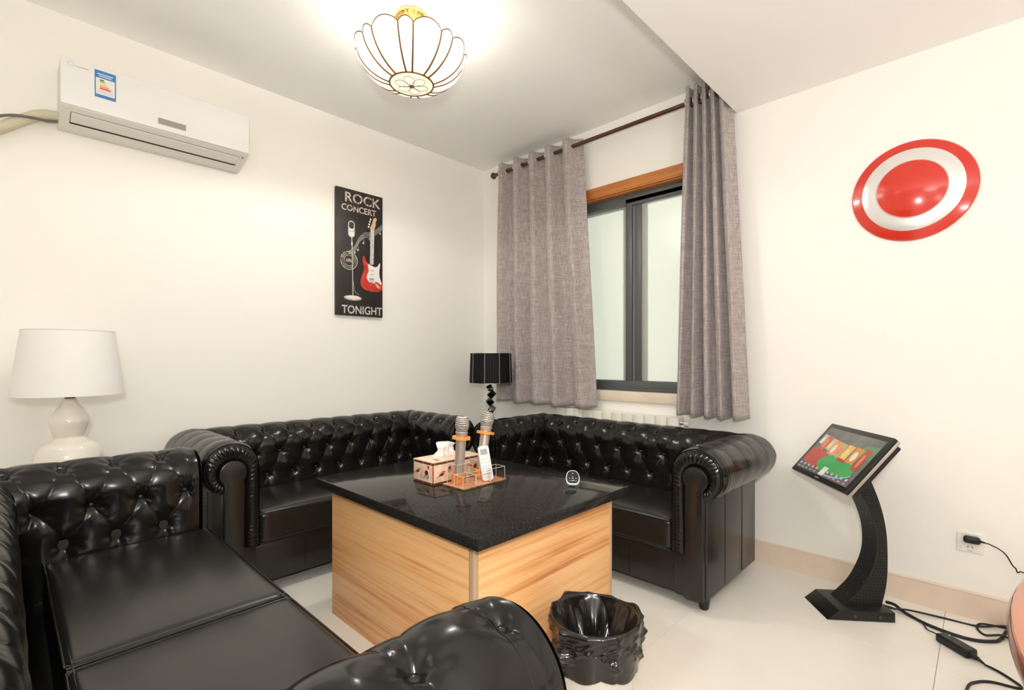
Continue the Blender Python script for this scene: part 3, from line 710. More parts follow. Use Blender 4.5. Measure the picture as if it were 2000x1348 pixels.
rbox('bulb', (0, 0, .52), (.028, .028, .045), .027, mat('bulb_glass', (.85, .84, .8), .3), wl, 6)

side_table('side_table', 'dark side table in the room corner between the sofas holding the black lamp', (.45, -.37, 0), .40, .575, STW)
kl = empty('cube_stack_lamp', (.454, -.353, .575), 0, 'black lamp with ribbed drum shade and stem of stacked tilted cubes in the corner', 'table lamp'); kl.scale = (.955,)*3
CUBE = mat('black_crystal', (.006, .006, .006), .08, coat=.5)
lathe('lamp_base', [(0, 0), (.07, 0), (.072, .004), (.068, .012), (0, .014)], CUBE, kl, 40)
for k, (z, tilt, tx) in enumerate(((.045, .55, .2), (.100, -.75, .35), (.158, .62, -.3), (.216, -.68, .25), (.272, .80, .3), (.322, -.55, -.25))):
    s_ = .047 if k < 5 else .040
    e_ = (Matrix.Rotation(YAW, 3, 'Z') @ Matrix.Rotation(tilt, 3, 'Y') @ Matrix.Rotation(tx, 3, 'X')).to_euler()
    box('cube', (-s_/2,)*3, (s_/2,)*3, CUBE, kl, bev=.0015, loc=(.005*(-1)**k, .005*(-1)**k, z), rot=e_)
cyl('chrome_neck', (0, 0, .33), (0, 0, .40), .008, CHROME, kl, 16)
th = np.linspace(0, 2*PI, 241)[:-1]; rr_ = .163+.0016*np.sin(th*60)
V = np.zeros((240, 4, 3))
for k, (z, dr) in enumerate(((.362, 0), (.375, 0), (.575, -.006), (.590, -.006))):
    V[:, k, 0] = (rr_+dr)*np.cos(th); V[:, k, 1] = (rr_+dr)*np.sin(th); V[:, k, 2] = z
v, f = grid(V, closed_u=True); sh = raw('shade', v, f, mat('black_organza', (.006, .0055, .006), .5, spec=.2), kl, ang=0)
md = sh.modifiers.new('thickness', 'SOLIDIFY'); md.thickness = .002
for k in range(9):
    a = math.radians(-20+40*k); r_ = .1655
    tube('silver_thread', [(r_*math.cos(a), r_*math.sin(a), .363), ((r_-.006)*math.cos(a), (r_-.006)*math.sin(a), .590)], .0011, SILVER, sh, n=5)
for z, r_ in ((.3625, .1625), (.590, .1565)): tube('shade_hoop', [(r_*math.cos(a), r_*math.sin(a), z) for a in np.linspace(0, 2*PI, 48, endpoint=False)], .0018, STEEL, sh, n=6, closed=True)
for k in range(3):
    a = k*2*PI/3; cyl('spider_arm', (0, 0, .40), (.155*math.cos(a), .155*math.sin(a), .40), .0018, CHROME, kl, 6)

# ================================================================ CEILING LAMP
cl_ = empty('ceiling_lamp', (1.150, -1.525, 2.385), 0, 'opal glass petal bowl ceiling lamp with brass ribs, lit', 'ceiling lamp')
lp = smooth_path([(.100, .0), (.150, .018), (.196, .050), (.229, .092), (.243, .130)], 5)
angs = []; a = math.radians(12)
for k in range(8): angs.append((a, a+math.radians(30))); a += math.radians(30); angs.append((a, a+math.radians(15))); a += math.radians(15)
ribs = []
for k, (a0, a1) in enumerate(angs):
    na, nz = 12, len(lp); V = np.zeros((na+1, nz+6, 3)); bulge = .010 if k % 2 == 0 else .008; sc = .026 if k % 2 == 0 else .018
    for i in range(na+1):
        fa = i/na; aa = a0+(a1-a0)*fa; bl_ = math.sin(PI*fa)
        for j in range(nz):
            g_ = j/(nz-1); r = lp[j][0]+bulge*bl_*g_; V[i, j] = (r*math.cos(aa), r*math.sin(aa), lp[j][1])
        for j in range(6):
            g_ = (j+1)/6; r = lp[-1][0]+bulge*bl_+.004*g_*bl_; V[i, nz+j] = (r*math.cos(aa), r*math.sin(aa), lp[-1][1]+sc*bl_**.6*g_+.0004*g_)
    v, f = grid(V); raw('glass_panel', v, f, OPAL, cl_, ang=0)
    tube('panel_rim', V[:, -1], .0028, BRASS_D, cl_, n=6)
    tube('rib', [(p[0]*math.cos(a0)*1.006, p[0]*math.sin(a0)*1.006, p[1]) for p in lp], np.linspace(.0050, .0030, len(lp)), BRASS_D, cl_, n=8)
tube('bottom_ring', [(.101*math.cos(t), .101*math.sin(t), 0) for t in np.linspace(0, 2*PI, 48, endpoint=False)], .0042, BRASS_D, cl_, n=8, closed=True)
bp_ = lathe('bottom_glass', [(0, -.010), (.05, -.008), (.098, 0), (.098, .002), (.05, -.006), (0, -.008)], OPAL, cl_, 40)
lathe('bottom_hub', [(0, -.014), (.010, -.013), (.012, -.010), (0, -.009)], BRASS_D, bp_, 20)
for k in range(6):
    a = k*PI/3+.2; cc = Vector((math.cos(a), math.sin(a), 0)); s_ = Vector((-math.sin(a), math.cos(a), 0))
    loop = [cc*.012, cc*.03+s_*.020, cc*.055+s_*.024, cc*.075+s_*.008, cc*.075-s_*.008, cc*.055-s_*.024, cc*.03-s_*.020]
    tube('petal_came', smooth_path([(p.x, p.y, -.0105+.005*(p.length/.075)**2) for p in loop], 4, True), .0011, BRASS_D, bp_, n=5, closed=True)
cz_ = 2.70-2.385
n = 96; th = np.linspace(0, 2*PI, n, endpoint=False); prof_ = [(.078, cz_-.001), (.080, cz_-.010), (.076, cz_-.020), (.064, cz_-.032), (.040, cz_-.052), (.018, cz_-.062), (.001, cz_-.064)]
V = np.zeros((n, len(prof_), 3))
for j, (r, z) in enumerate(prof_):
    fl_ = .0035*math.sin(PI*min(1, max(0, (j-1.5)/4))); rr2 = r*(1+0*th)+fl_*np.cos(24*th)
    V[:, j, 0] = rr2*np.cos(th); V[:, j, 1] = rr2*np.sin(th); V[:, j, 2] = z
v, f = grid(V, closed_u=True); raw('canopy', v, f, BRASS, cl_, ang=0)
for k in range(3):
    a = k*2*PI/3+.9; p0 = Vector((.074*math.cos(a), .074*math.sin(a), cz_-.022)); p1 = Vector((.232*math.cos(a), .232*math.sin(a), .128))
    ch = empty('chain', (0, 0, 0)); ch.parent = cl_
    nl = 12; d = p1-p0
    for j in range(nl):
        c0 = p0+d*((j+.5)/nl); u_ = d.normalized(); w_ = u_.cross(Vector((0, 0, 1))).normalized(); w2 = u_.cross(w_)
        ww = w_ if j % 2 else w2
        tube('chain_link', [tuple(c0+u_*(.0105*math.cos(t))+ww*(.0042*math.sin(t))) for t in np.linspace(0, 2*PI, 12, endpoint=False)], .0012, BRASS_D, ch, n=5, closed=True)
cyl('stem', (0, 0, cz_-.062), (0, 0, .09), .006, BRASS, cl_, 12)
BULB = mat('lit_bulb', (1, .95, .85), .5, emis=5, emcol=(1, .92, .76))
for k in range(3):
    a = k*2*PI/3+.4; rbox('bulb', (.07*math.cos(a), .07*math.sin(a), .075), (.022, .022, .035), .0215, BULB, cl_, 5)
for k in range(3):
    a = k*2*PI/3+.4; d = bpy.data.lights.new('bulb_light', 'POINT'); d.energy = 2.3; d.color = (1, .965, .90); d.shadow_soft_size = .03
    o = bpy.data.objects.new('bulb_light', d); COL.objects.link(o); o.parent = cl_; o.location = (.07*math.cos(a), .07*math.sin(a), .120)

d = bpy.data.lights.new('downward_fill', 'SPOT'); d.energy = 24; d.color = (1, .965, .90); d.spot_size = math.radians(172); d.spot_blend = .25; d.shadow_soft_size = .09  # unseen spot added under the bowl to brighten walls and corner
o = bpy.data.objects.new('downward_fill', d); COL.objects.link(o); o.parent = cl_; o.location = (0, 0, -.03)

# ================================================================ THINGS ON THE COFFEE TABLE
tb = empty('tissue_box', (1.397, -1.506, ZT), 0, 'vintage cream tissue box with roses and birds on the granite top', 'tissue box')
hx, hy, hh = .068, .1315, .0945
CREAMB = ramp_mat('cream_box_paper', (40, 40, 40), [(.3, (.72, .50, .36)), (.6, (.86, .68, .52)), (.8, (.88, .76, .62))], 1, 4, 0, .45)
BAND = mat('brown_band', (.13, .035, .025), .4); PRINTR = mat('print_red', (.62, .05, .03), .5); PRINTB = mat('print_rust', (.52, .16, .05), .5); PRINTD = mat('print_dark', (.08, .04, .03), .5); PRINTG = mat('print_olive', (.12, .13, .06), .5)
box('box_body', (-hx, -hy, .0), (hx, hy, hh-.012), CREAMB, tb, bev=.0015)
lid = box('lid', (-hx-.0012, -hy-.0012, hh-.012), (hx+.0012, hy+.0012, hh), CREAMB, tb, bev=.0015)
box('band', (-hx-.002, -hy-.002, hh-.0125), (hx+.002, hy+.002, hh-.0035), BAND, lid, bev=.0005)
lb = box('bottom_band', (-hx-.0015, -hy-.0015, .0), (hx+.0015, hy+.0015, .009), BAND, tb, bev=.0005)
for z, par in ((hh-.008, lid), (.0045, lb)):
    for k in range(3):
        x = -hx+.008+(2*hx-.016)*k/2; rbox('stud', (x, -hy-.0025, z), (.0024,)*3, .0023, BRASS, par, 3)
    for k in range(5):
        y = -hy+.008+(2*hy-.016)*k/4; rbox('stud', (hx+.0025, y, z), (.0024,)*3, .0023, BRASS, par, 3)
box('corner_strip', (hx-.003, -hy-.0008, .009), (hx+.0008, -hy+.003, hh-.012), PRINTR, tb)
def bflat(nm, pts, m, face, lay=1):
    if face == 'f': return prism(nm, pts, .0003, m, tb, 'xz', off=-hy-.0002*lay)
    return prism(nm, pts, .0003, m, tb, 'yz', off=hx+.0002*lay)
def rose(cx, cz, s, face):
    for k in range(6):
        a = k*PI/3; bflat('rose_petal', ell(cx+.55*s*math.cos(a), cz+.55*s*math.sin(a), .6*s, .55*s, 10), PRINTR, face, 2)
    bflat('rose_heart', ell(cx, cz, .35*s, .32*s, 10), mat('print_deep_red', (.36, .01, .01), .5), face, 4)
    for dx, dz in ((-.9, -1.4), (.3, -1.9), (1.1, -1.3)): bflat('rose_leaf', ell(cx+dx*s, cz+dz*s, .28*s, .7*s, 8), PRINTG, face, 1)
def bird(cx, cz, s, face, sg=1):
    b = [(-2.2, -.9), (-.8, -.1), (-.2, .6), (.5, .95), (.9, .8), (1.3, .75), (.95, .5), (.8, .0), (.2, -.55), (-.8, -.6)]
    bflat('bird', [(cx+sg*x*s, cz+z*s) for x, z in (b if sg > 0 else b[::-1])], PRINTB, face, 2)
    bflat('bird_wing', ell(cx-.2*sg*s, cz-.05*s, .8*s, .3*s, 10), PRINTD, face, 3)
rose(.024, .046, .011, 'f'); bird(-.036, .046, .014, 'f'); bflat('rosebud', ell(.036, .070, .006, .009, 10), PRINTR, 'f', 2)
rose(.005, .045, .016, 's'); rose(.10, .045, .012, 's'); bird(-.085, .040, .015, 's'); bird(.062, .055, .012, 's', -1); rose(-.045, .060, .008, 's')
tube('script_flourish', smooth_path([(-.020, -hy-.0008, .020), (-.016, -hy-.0008, .036), (-.008, -hy-.0008, .032), (-.012, -hy-.0008, .026), (-.002, -hy-.0008, .020), (.004, -hy-.0008, .028), (.010, -hy-.0008, .021)], 5), .0006, PRINTD, tb, n=4)
for k in range(4): prism('lid_print', [(x+(-.03 if k % 2 else .035), y+(-.09+.06*k)) for x, y in ell(0, 0, .018, .008, 10)], .0003, PRINTB if k % 2 else PRINTR, lid, 'xy', off=hh+.0001)
# pulled tissue
n1, n2 = 24, 14; V = np.zeros((n1, n2, 3))
for i in range(n1):
    u_ = i/(n1-1)*2-1
    for j in range(n2):
        t_ = j/(n2-1); spread = .050*(1-.20*t_)+.006*math.sin(6*t_)
        V[i, j] = (.012*math.sin(5*u_+2*t_)*(.5+t_)-.004+.018*t_*t_*(1 if u_ > .0 else -.3), u_*spread+.004*math.sin(9*t_+u_*3), hh-.004+.068*t_-.010*u_*u_*t_)
v, f = grid(V); ts = raw('tissue', v, f, PAPER, tb, ang=0); ts.location = (-.012, -.005, 0); ts.modifiers.new('t', 'SOLIDIFY').thickness = .0012
V2 = V.copy(); V2[..., 0] = -V2[..., 0]*1.4-.006; V2[..., 2] = hh-.004+(V2[..., 2]-hh+.004)*.8
v, f = grid(V2); ts2 = raw('tissue_fold', v, f, PAPER, tb, ang=0); ts2.location = (-.012, -.005, 0); ts2.modifiers.new('t', 'SOLIDIFY').thickness = .0012

# acrylic organiser
og = empty('acrylic_organiser', (1.548, -1.4825, ZT), 0, 'clear acrylic desk organiser on an orange and green base holding microphones', 'organiser')
ox, oy = .066, .1225
box('base_plate', (-ox, -oy, .0), (ox, oy, .006), ramp_mat('green_base', (60, 60, 60), [(.35, (.03, .07, .015)), (.5, (.22, .10, .03)), (.7, (.10, .22, .05))], 1, 3, 0, .35), og, bev=.001)
box('base_print', (-ox+.002, -oy+.002, .006), (ox-.002, oy-.002, .0068), ramp_mat('coral_base', (50, 50, 50), [(.35, (.66, .22, .12)), (.65, (.82, .42, .26))], 1, 3, 0, .2), og)
t_ = .0022
def ac_wall(nm, x0, y0, x1, y1, h):
    if x0 == x1: box(nm, (x0-t_/2, y0, .0068), (x0+t_/2, y1, h), CLEAR, og)
    else: box(nm, (x0, y0-t_/2, .0068), (x1, y0+t_/2, h), CLEAR, og)
EDGE = mat('acrylic_edge', (.86, .86, .80), .15, trans=.3)
def rim_bar(p0, p1): cyl('acrylic_rim', p0, p1, .0010, EDGE, og, 6)
def cell(x0, y0, x1, y1, h):
    for a, b, c_, d in ((x0, y0, x1, y0), (x1, y0, x1, y1), (x0, y1, x1, y1), (x0, y0, x0, y1)):
        ac_wall('acrylic_wall', a, b, c_, d, h); rim_bar((a, b, h), (c_, d, h))
    for a, b in ((x0, y0), (x1, y0), (x1, y1), (x0, y1)): rim_bar((a, b, .007), (a, b, h))
cell(-.060, -.098, .002, -.036, .088); cell(-.060, .022, .002, .084, .088)
cell(.006, -.116, .060, -.05, .052); cell(.006, -.046, .060, .03, .048); cell(.006, .034, .060, .116, .060)
for yc in (-.067, .053):
    lathe('foam_cup', [(0, .008), (.026, .008), (.028, .012), (.028, .046), (.0225, .048), (.0225, .014), (0, .014)], ORANGE, og, 28, loc=(-.029, yc, 0))
# microphones
GRILLE = mat('microphone_mesh', (.62, .58, .54), .5, metal=.2)
nt = GRILLE.node_tree; b_ = nt.nodes['Principled BSDF']; tcx = nt.nodes.new('ShaderNodeTexCoord'); wv_ = nt.nodes.new('ShaderNodeTexWave')
wv_.bands_direction = 'Z'; wv_.inputs['Scale'].default_value = 42; wv_.inputs['Distortion'].default_value = 4; wv_.inputs['Detail Scale'].default_value = 1.2
nt.links.new(tcx.outputs['Object'], wv_.inputs['Vector']); rpx = nt.nodes.new('ShaderNodeValToRGB'); nt.links.new(wv_.outputs['Fac'], rpx.inputs[0])
rpx.color_ramp.elements[0].color = (.09, .08, .07, 1); rpx.color_ramp.elements[1].color = (.58, .54, .50, 1); rpx.color_ramp.elements[0].position = .3; rpx.color_ramp.elements[1].position = .55
nt.links.new(rpx.outputs[0], b_.inputs['Base Color'])
def microphone(loc, top, label):
    p0 = Vector(loc); d = Vector(top)-p0; L_ = d.length
    r = empty('microphone', loc, 0, label, 'microphone', 'champagne wireless microphones'); r.rotation_euler = d.to_track_quat('Z', 'Y').to_euler()
    lathe('handle', [(0, 0), (.017, 0), (.0185, .004), (.0195, .02), (.0205, .10), (.0215, L_-.082), (.0215, L_-.078), (0, L_-.078)], CHAMP, r, 32)
    lathe('collar', [(.0205, L_-.082), (.0235, L_-.080), (.0255, L_-.066), (.0225, L_-.062), (0, L_-.062)], CHAMP, r, 32)
    rp_ = [(.0205+.0185*abs(math.cos(4*a))**6*0+ (.0395 if k % 2 == 0 else .0365)-.0205, a) for k, a in enumerate(np.linspace(0, 2*PI, 17)[:-1])]
    pts = [(q*math.cos(a), q*math.sin(a)) for q, a in rp_]
    prism('anti_roll_ring', pts, .010, ORANGE, r, 'xy', off=L_-.094, bev=.002)
    lathe('grille', [(.0225, L_-.064), (.0265, L_-.050), (.0288, L_-.036), (.0288, L_-.034), (.0275, L_-.016), (.0245, L_-.004), (.018, L_-.0005), (0, L_)], GRILLE, r, 36, ang=60)
    lathe('grille_band', [(.0288, L_-.037), (.0296, L_-.0355), (.0288, L_-.034)], CHAMP, r, 36)
microphone((1.519, -1.5495, ZT+.0145), (1.538, -1.541, .862), 'champagne microphone with orange ring standing nearer, in front of the tissue box')
microphone((1.519, -1.4295, ZT+.0145), (1.526, -1.387, .866), 'champagne microphone with orange ring behind the white remote')
# air conditioner remote
rm = empty('remote_control', (1.592, -1.447, ZT+.0090), 0, 'white remote control with grey display leaning in the acrylic organiser', 'remote')
rm.rotation_euler = (Matrix.Rotation(math.radians(50), 3, 'Z') @ Matrix.Rotation(math.radians(-13), 3, 'X') @ Matrix.Rotation(math.radians(-9), 3, 'Y')).to_euler()
prism('case', rrect(-.0235, .0, .0235, .146, .012, 6), .017, WHITE_P, rm, 'xz', off=.0085, bev=.004)
prism('display', rrect(-.0145, .108, .0145, .132, .002, 2), .0008, GREY_P, rm, 'xz', off=-.0083)
BTNC = {'y': mat('key_yellow', (.80, .70, .18), .5), 'g': mat('key_green', (.45, .66, .40), .5), 'w': mat('key_grey', (.50, .49, .47), .5)}
for x, z, w_, h_, c_ in ((-.008, .090, .013, .009, 'y'), (.012, .090, .008, .007, 'g'), (-.012, .076, .008, .006, 'g'), (.0, .076, .008, .006, 'g'), (.012, .076, .008, .006, 'g')):
    prism('key', rrect(x-w_/2, z-h_/2, x+w_/2, z+h_/2, .002, 2), .0008, BTNC[c_], rm, 'xz', off=-.0083)
for r_ in range(4):
    for k in range(3): prism('key', rrect(-.017+.012*k, .058-.010*r_, -.007+.012*k, .063-.010*r_, .0015, 2), .0008, BTNC['w'], rm, 'xz', off=-.0083)
prism('mark', rrect(-.008, .012, .008, .0145, .001, 2), .0006, mat('mark_red', (.75, .4, .38), .5), rm, 'xz', off=-.0083)
# small oval remote on its foot
fb = empty('oval_remote', (1.872, -1.238, ZT), math.radians(40), 'small oval black remote with white rim propped on the granite top', 'remote')
fb2 = prism('rim', [tuple(p) for p in smooth_path([(-.027, .040), (-.018, .060), (0, .066), (.018, .060), (.027, .040), (.027, .018), (.018, .004), (0, .001), (-.018, .004), (-.027, .018)], 4, True)], .011, WHITE_P, fb, 'xz', off=.0055, bev=.003)
fb2.rotation_euler = (math.radians(-42), 0, 0); fb2.location = (0, -.018, .006)
kp = prism('keypad', [tuple(p) for p in smooth_path([(-.0235, .040), (-.016, .057), (0, .062), (.016, .057), (.0235, .040), (.0235, .020), (.016, .008), (0, .006), (-.016, .008), (-.0235, .020)], 4, True)], .001, BLACK_P, fb2, 'xz', off=-.0053)
for x, z, w_ in ((0, .050, .006), (0, .036, .004), (-.013, .028, .005), (.013, .028, .005), (0, .028, .008), (0, .018, .014), (-.013, .016, .004), (.013, .016, .004)):
    prism('key', rrect(x-w_/2, z-.0015, x+w_/2, z+.0015, .001, 2), .0006, mat('key_print', (.55, .54, .5), .5), fb2, 'xz', off=-.0062)
box('foot', (-.012, -.012, 0), (.012, .022, .016), BLACK_P, fb, bev=.004)

# ================================================================ KIOSK
kb = Vector((.783, .623, 0)).normalized(); ks = Vector((.623, -.783, 0)).normalized()
kio = empty('touchscreen_kiosk', (2.545, -.369, 0), math.atan2(ks.y, ks.x), 'black touchscreen kiosk on a curved perforated stand beside the sofa', 'kiosk')
# local: x = sideways (ks), y = back (kb), z up
def along_x(pts, x0, x1, nm, m, parent, bev=0):
    bm = bmesh.new(); a = [bm.verts.new((x0, y, z)) for y, z in pts]; b = [bm.verts.new((x1, y, z)) for y, z in pts]; n = len(pts)
    bm.faces.new(a); bm.faces.new(b[::-1])
    for i in range(n): bm.faces.new((a[i], b[i], b[(i+1) % n], a[(i+1) % n]))
    if bev: bmesh.ops.bevel(bm, geom=bm.edges[:], offset=bev, segments=2, affect='EDGES', profile=.5)
    return bmo(nm, bm, m, parent)
bs = along_x([(0, 0), (.05, .041), (.268, .041), (.268, 0)], -.098, .098, 'base', BLACK_M, kio, .0015)
for y in (.11, .21): cyl('base_screw', (.0975, y, .019), (.1000, y, .019), .007, mat('dark_screw', (.05, .05, .05), .4), bs, 16)
inner = smooth_path([(.090, .041), (.166, .124), (.217, .237), (.222, .345), (.198, .440), (.150, .535), (.105, .600)], 8)
outer = smooth_path([(.243, .041), (.262, .13), (.268, .217), (.264, .350), (.242, .465), (.200, .580), (.165, .640)], 8)
co = along_x([tuple(p) for p in inner]+[tuple(p) for p in outer[::-1]], -.052, .050, 'column', BLACK_M, kio)
HOLE = mat('hole_black', (.004, .004, .004), .9); GLINT = mat('painted_glint', (.8, .78, .7), .5)
dotv = []; 
def dots(nm, centres, normals, r, m):
    V = []; F = []
    for c_, n_ in zip(centres, normals):
        n_ = Vector(n_).normalized(); u_ = n_.orthogonal().normalized(); w_ = n_.cross(u_); o_ = len(V)
        for k in range(6): V.append(Vector(c_)+n_*.0006+u_*(r*math.cos(k*PI/3))+w_*(r*math.sin(k*PI/3)))
        F.append([o_+k for k in range(6)])
    o = raw(nm, V, F, m, co, smooth=False); o['kind'] = 'stuff'; return o
ic, inn = [], []; seg = np.linalg.norm(np.diff(inner, axis=0), axis=1); cum = np.concatenate([[0], np.cumsum(seg)])
for r_ in range(40):
    l_ = .012+r_*.0135
    if l_ > cum[-1]: break
    y = np.interp(l_, cum, inner[:, 0]); z = np.interp(l_, cum, inner[:, 1]); y2 = np.interp(l_+.002, cum, inner[:, 0]); z2 = np.interp(l_+.002, cum, inner[:, 1])
    for k in range(7):
        ic.append((-.044+.0135*k+(.006 if r_ % 2 else 0), y, z)); inn.append((0, -(z2-z), (y2-y)))
dots('front_perforation', ic, inn, .0032, HOLE)
sc_, sn_ = [], []
for z in np.arange(.055, .62, .0135):
    yi = np.interp(z, inner[:, 1], inner[:, 0]); yo = np.interp(z, outer[:, 1], outer[:, 0])
    for y in np.arange(yi+.012, yo-.008, .0135): sc_.append((.0502, y, z)); sn_.append((1, 0, 0))
dots('side_perforation', sc_, sn_, .0032, HOLE)
r2 = np.random.default_rng(2); pk = r2.choice(len(ic), 16, replace=False); dots('glint_dot', [ic[i] for i in pk], [inn[i] for i in pk], .0018, GLINT)  # pale dots paint glints of light onto a few holes
# monitor
mon = empty('monitor', (0, .095, .677)); mon.parent = kio; mon.rotation_euler = (-math.radians(40.3), 0, 0)
MW, MH = .4513, .288
mon.location = (0, .095, .677)
prism('bezel', rrect(-MW/2, -MH/2, MW/2, MH/2, .006, 4), .012, BLACK_P, mon, 'xz', off=.012, bev=.002)
prism('silver_frame', rrect(-MW/2-.0005, -MH/2-.0005, MW/2+.0005, MH/2+.0005, .006, 4), .012, STEEL, mon, 'xz', off=.026, bev=.001)
prism('rear_case', rrect(-MW/2+.012, -MH/2+.012, MW/2-.012, MH/2-.012, .01, 4), .022, BLACK_P, mon, 'xz', off=.050)
prism('badge', rrect(-.022, -MH/2+.008, .010, -MH/2+.013, .001, 2), .0006, GREY_P, mon, 'xz', off=0)
SWD, SHT = MW-.044, MH-.048
def scr(name_, col, e=.55, r=.12): return mat('screen_'+name_, col, r, emis=e*.35, emcol=col)
sx0, sx1, sz0, sz1 = -SWD/2, SWD/2, -MH/2+.022, MH/2-.024
def sm(nm, pts, m, lay): return prism(nm, [(sx0+a*SWD, sz0+b*(sz1-sz0)) for a, b in pts], .00025, m, scn, 'xz', off=-.0002*lay)
scn = prism('screen', [(sx0, sz0), (sx1, sz0), (sx1, sz1), (sx0, sz1)], .0004, ramp_mat('screen_base', (7, 7, 9), [(.3, (.10, .10, .10)), (.6, (.20, .21, .19)), (.8, (.26, .24, .24))], 1, 2, 0, .1), mon, 'xz', off=.0002)
sm('stage_red', [(0, .18), (.35, .10), (.36, .42), (.18, .52), (0, .50)], scr('red', (.42, .07, .05), .4), 2)
sm('stage_green', [tuple(p) for p in ell(.60, .27, .32, .20, 28)], scr('green', (.06, .33, .10), .45), 3)
sm('stage_far_green', [(.72, .60), (1, .58), (1, .86), (.80, .84)], scr('dullgreen', (.14, .24, .14), .3), 2)
for k, (a0, a1, b0, b1, c_) in enumerate(((.02, .10, .60, .84, (.40, .42, .42)), (.10, .20, .50, .84, (.52, .10, .07)), (.21, .30, .52, .80, (.46, .40, .30)), (.30, .42, .44, .78, (.62, .26, .08)), (.42, .53, .44, .76, (.42, .34, .16)), (.54, .66, .42, .76, (.62, .42, .14)), (.68, .82, .40, .76, (.52, .24, .06)), (.84, .93, .30, .78, (.36, .08, .06)))):
    sm('cover_tile', [(a0, b0+.02), (a1, b0), (a1+.01, b1-.02), (a0+.01, b1)], scr('tile%d' % k, c_, .5), 4)
    sm('cover_picture', [tuple(p) for p in ell((a0+a1)/2, (b0+b1)/2-.02, (a1-a0)*.28, (b1-b0)*.3, 12)], scr('pic%d' % (k % 3), ((.70, .62, .55), (.70, .20, .10), (.75, .55, .16))[k % 3], .4), 5)
sm('tile_strip', [(.54, .40), (.68, .38), (.68, .44), (.54, .46)], scr('strip', (.45, .04, .06), .5), 6)
sm('glow_arc', [tuple(p) for p in ell(.60, .30, .36, .26, 16, 250, 340)]+[tuple(p) for p in ell(.60, .30, .34, .235, 16, 250, 340)][::-1], scr('cyan', (.16, .50, .52), .6), 5)
sm('lower_bar', [(0, 0), (1, 0), (1, .14), (.66, .12), (.30, .08), (0, .16)], scr('bar', (.13, .12, .14), .2), 4)
sm('phone', [(.455, .02), (.545, .02), (.555, .20), (.47, .20)], scr('phone', (.62, .66, .58), .5), 6)
for k in range(5):
    for base in (.03, .585):
        sm('icon', ell(base+.085*k, .115, .018, .028, 10), scr('icon', (.50, .47, .50), .4), 6)
        sm('icon_caption', [(base-.022+.085*k, .03), (base+.022+.085*k, .03), (base+.022+.085*k, .055), (base-.022+.085*k, .055)], scr('caption', (.42, .34, .30), .3), 6)

# ================================================================ POWER BITS
ot = empty('wall_socket', (3.038, -.0005, .319), 0, 'white wall socket plate low on the window wall', 'socket')
prism('plate', rrect(-.041, -.041, .041, .041, .004, 3), .009, mat('socket_white', (.85, .83, .80), .3), ot, 'xz', off=0, bev=.002)
prism('centre', rrect(-.026, -.037, .026, .037, .001, 2), .001, mat('socket_white2', (.82, .80, .77), .3), ot, 'xz', off=-.0088)
for sx, r_ in ((-.007, .5), (.007, -.5)): box('slot', (-.0011, -.0108, -.004), (.0011, -.0096, .004), DARK, ot, loc=(sx, 0, -.018), rot=(0, r_, 0))
box('mark', (-.007, -.0108, -.0345), (.007, -.0096, -.0325), GREY_P, ot)
pg = empty('power_plug', (3.044, -.011, .337), 0, 'black plug with a thin cord in the white wall socket', 'plug')
rbox('plug_body', (0, -.016, 0), (.027, .015, .0145), .010, BLACK_P, pg, 6)
cyl('strain_relief', (.024, -.016, 0), (.042, -.016, -.003), .0055, BLACK_P, pg, 12, r2=.003)
tube('cord', smooth_path([(.042, -.016, -.003), (.052, -.018, -.004), (.079, -.019, -.015), (.101, -.019, -.034), (.119, -.019, -.070), (.129, -.019, -.082), (.134, -.019, -.096), (.146, -.02, -.090), (.18, -.03, -.11), (.23, -.03, -.25), (.30, -.04, -.325), (.5, -.06, -.331)], 7), .0024, CORD, pg, n=8)
ad = empty('power_adapter', (3.005, -.353, 0), math.atan2(-.073, .088), 'black power adapter brick on the floor tiles near the kiosk', 'power adapter')
rbox('brick', (0, 0, .0165), (.060, .0245, .016), .007, BLACK_P, ad, 7)
rbox('indicator', (-.035, .012, .0326), (.003, .003, .0008), .0007, mat('green_led', (.05, .6, .2), .4, emis=1.0), ad, 3)
cyl('socket_plug', (.056, -.002, .015), (.082, -.002, .013), .012, BLACK_P, ad, 10, r2=.0075); cyl('strain_relief', (.08, -.002, .013), (.102, -.002, .008), .0065, BLACK_P, ad, 10, r2=.004)
R3 = lambda pts: [(x, y, z) for x, y, z in pts]
tag(tube('mains_cord', smooth_path([(3.083, -.424, .008), (3.118, -.435, .0045), (3.149, -.465, .0045), (3.172, -.496, .0045), (3.159, -.515, .0045), (3.104, -.528, .0045), (3.067, -.561, .0045), (3.043, -.62, .0045), (3.05, -.75, .0045), (3.15, -.9, .0045), (3.5, -1.0, .0045)], 8), .0042, CORD, n=8),
    'black mains cord looping on the floor from the power adapter', 'cord')
tag(tube('kiosk_power_lead', smooth_path([(2.757, -.150, .010), (2.80, -.155, .010), (2.841, -.178, .012), (2.895, -.212, .006), (2.915, -.262, .006), (2.938, -.286, .010), (2.950, -.303, .014)], 8), .0026, CORD, n=8),
    'thin black lead between the kiosk base and the power adapter', 'cord')
tag(tube('thick_cable', smooth_path([(2.768, -.135, .020), (2.80, -.146, .022), (2.841, -.165, .0065), (2.925, -.222, .0065), (3.035, -.241, .0065), (3.107, -.197, .0065), (3.132, -.143, .0065), (3.150, -.080, .016), (3.20, -.04, .016), (3.4, -.035, .0065), (3.8, -.035, .0065)], 8), .0062, CORD, n=10),
    'thick black cable on the floor curving from the kiosk towards the round table', 'cable')
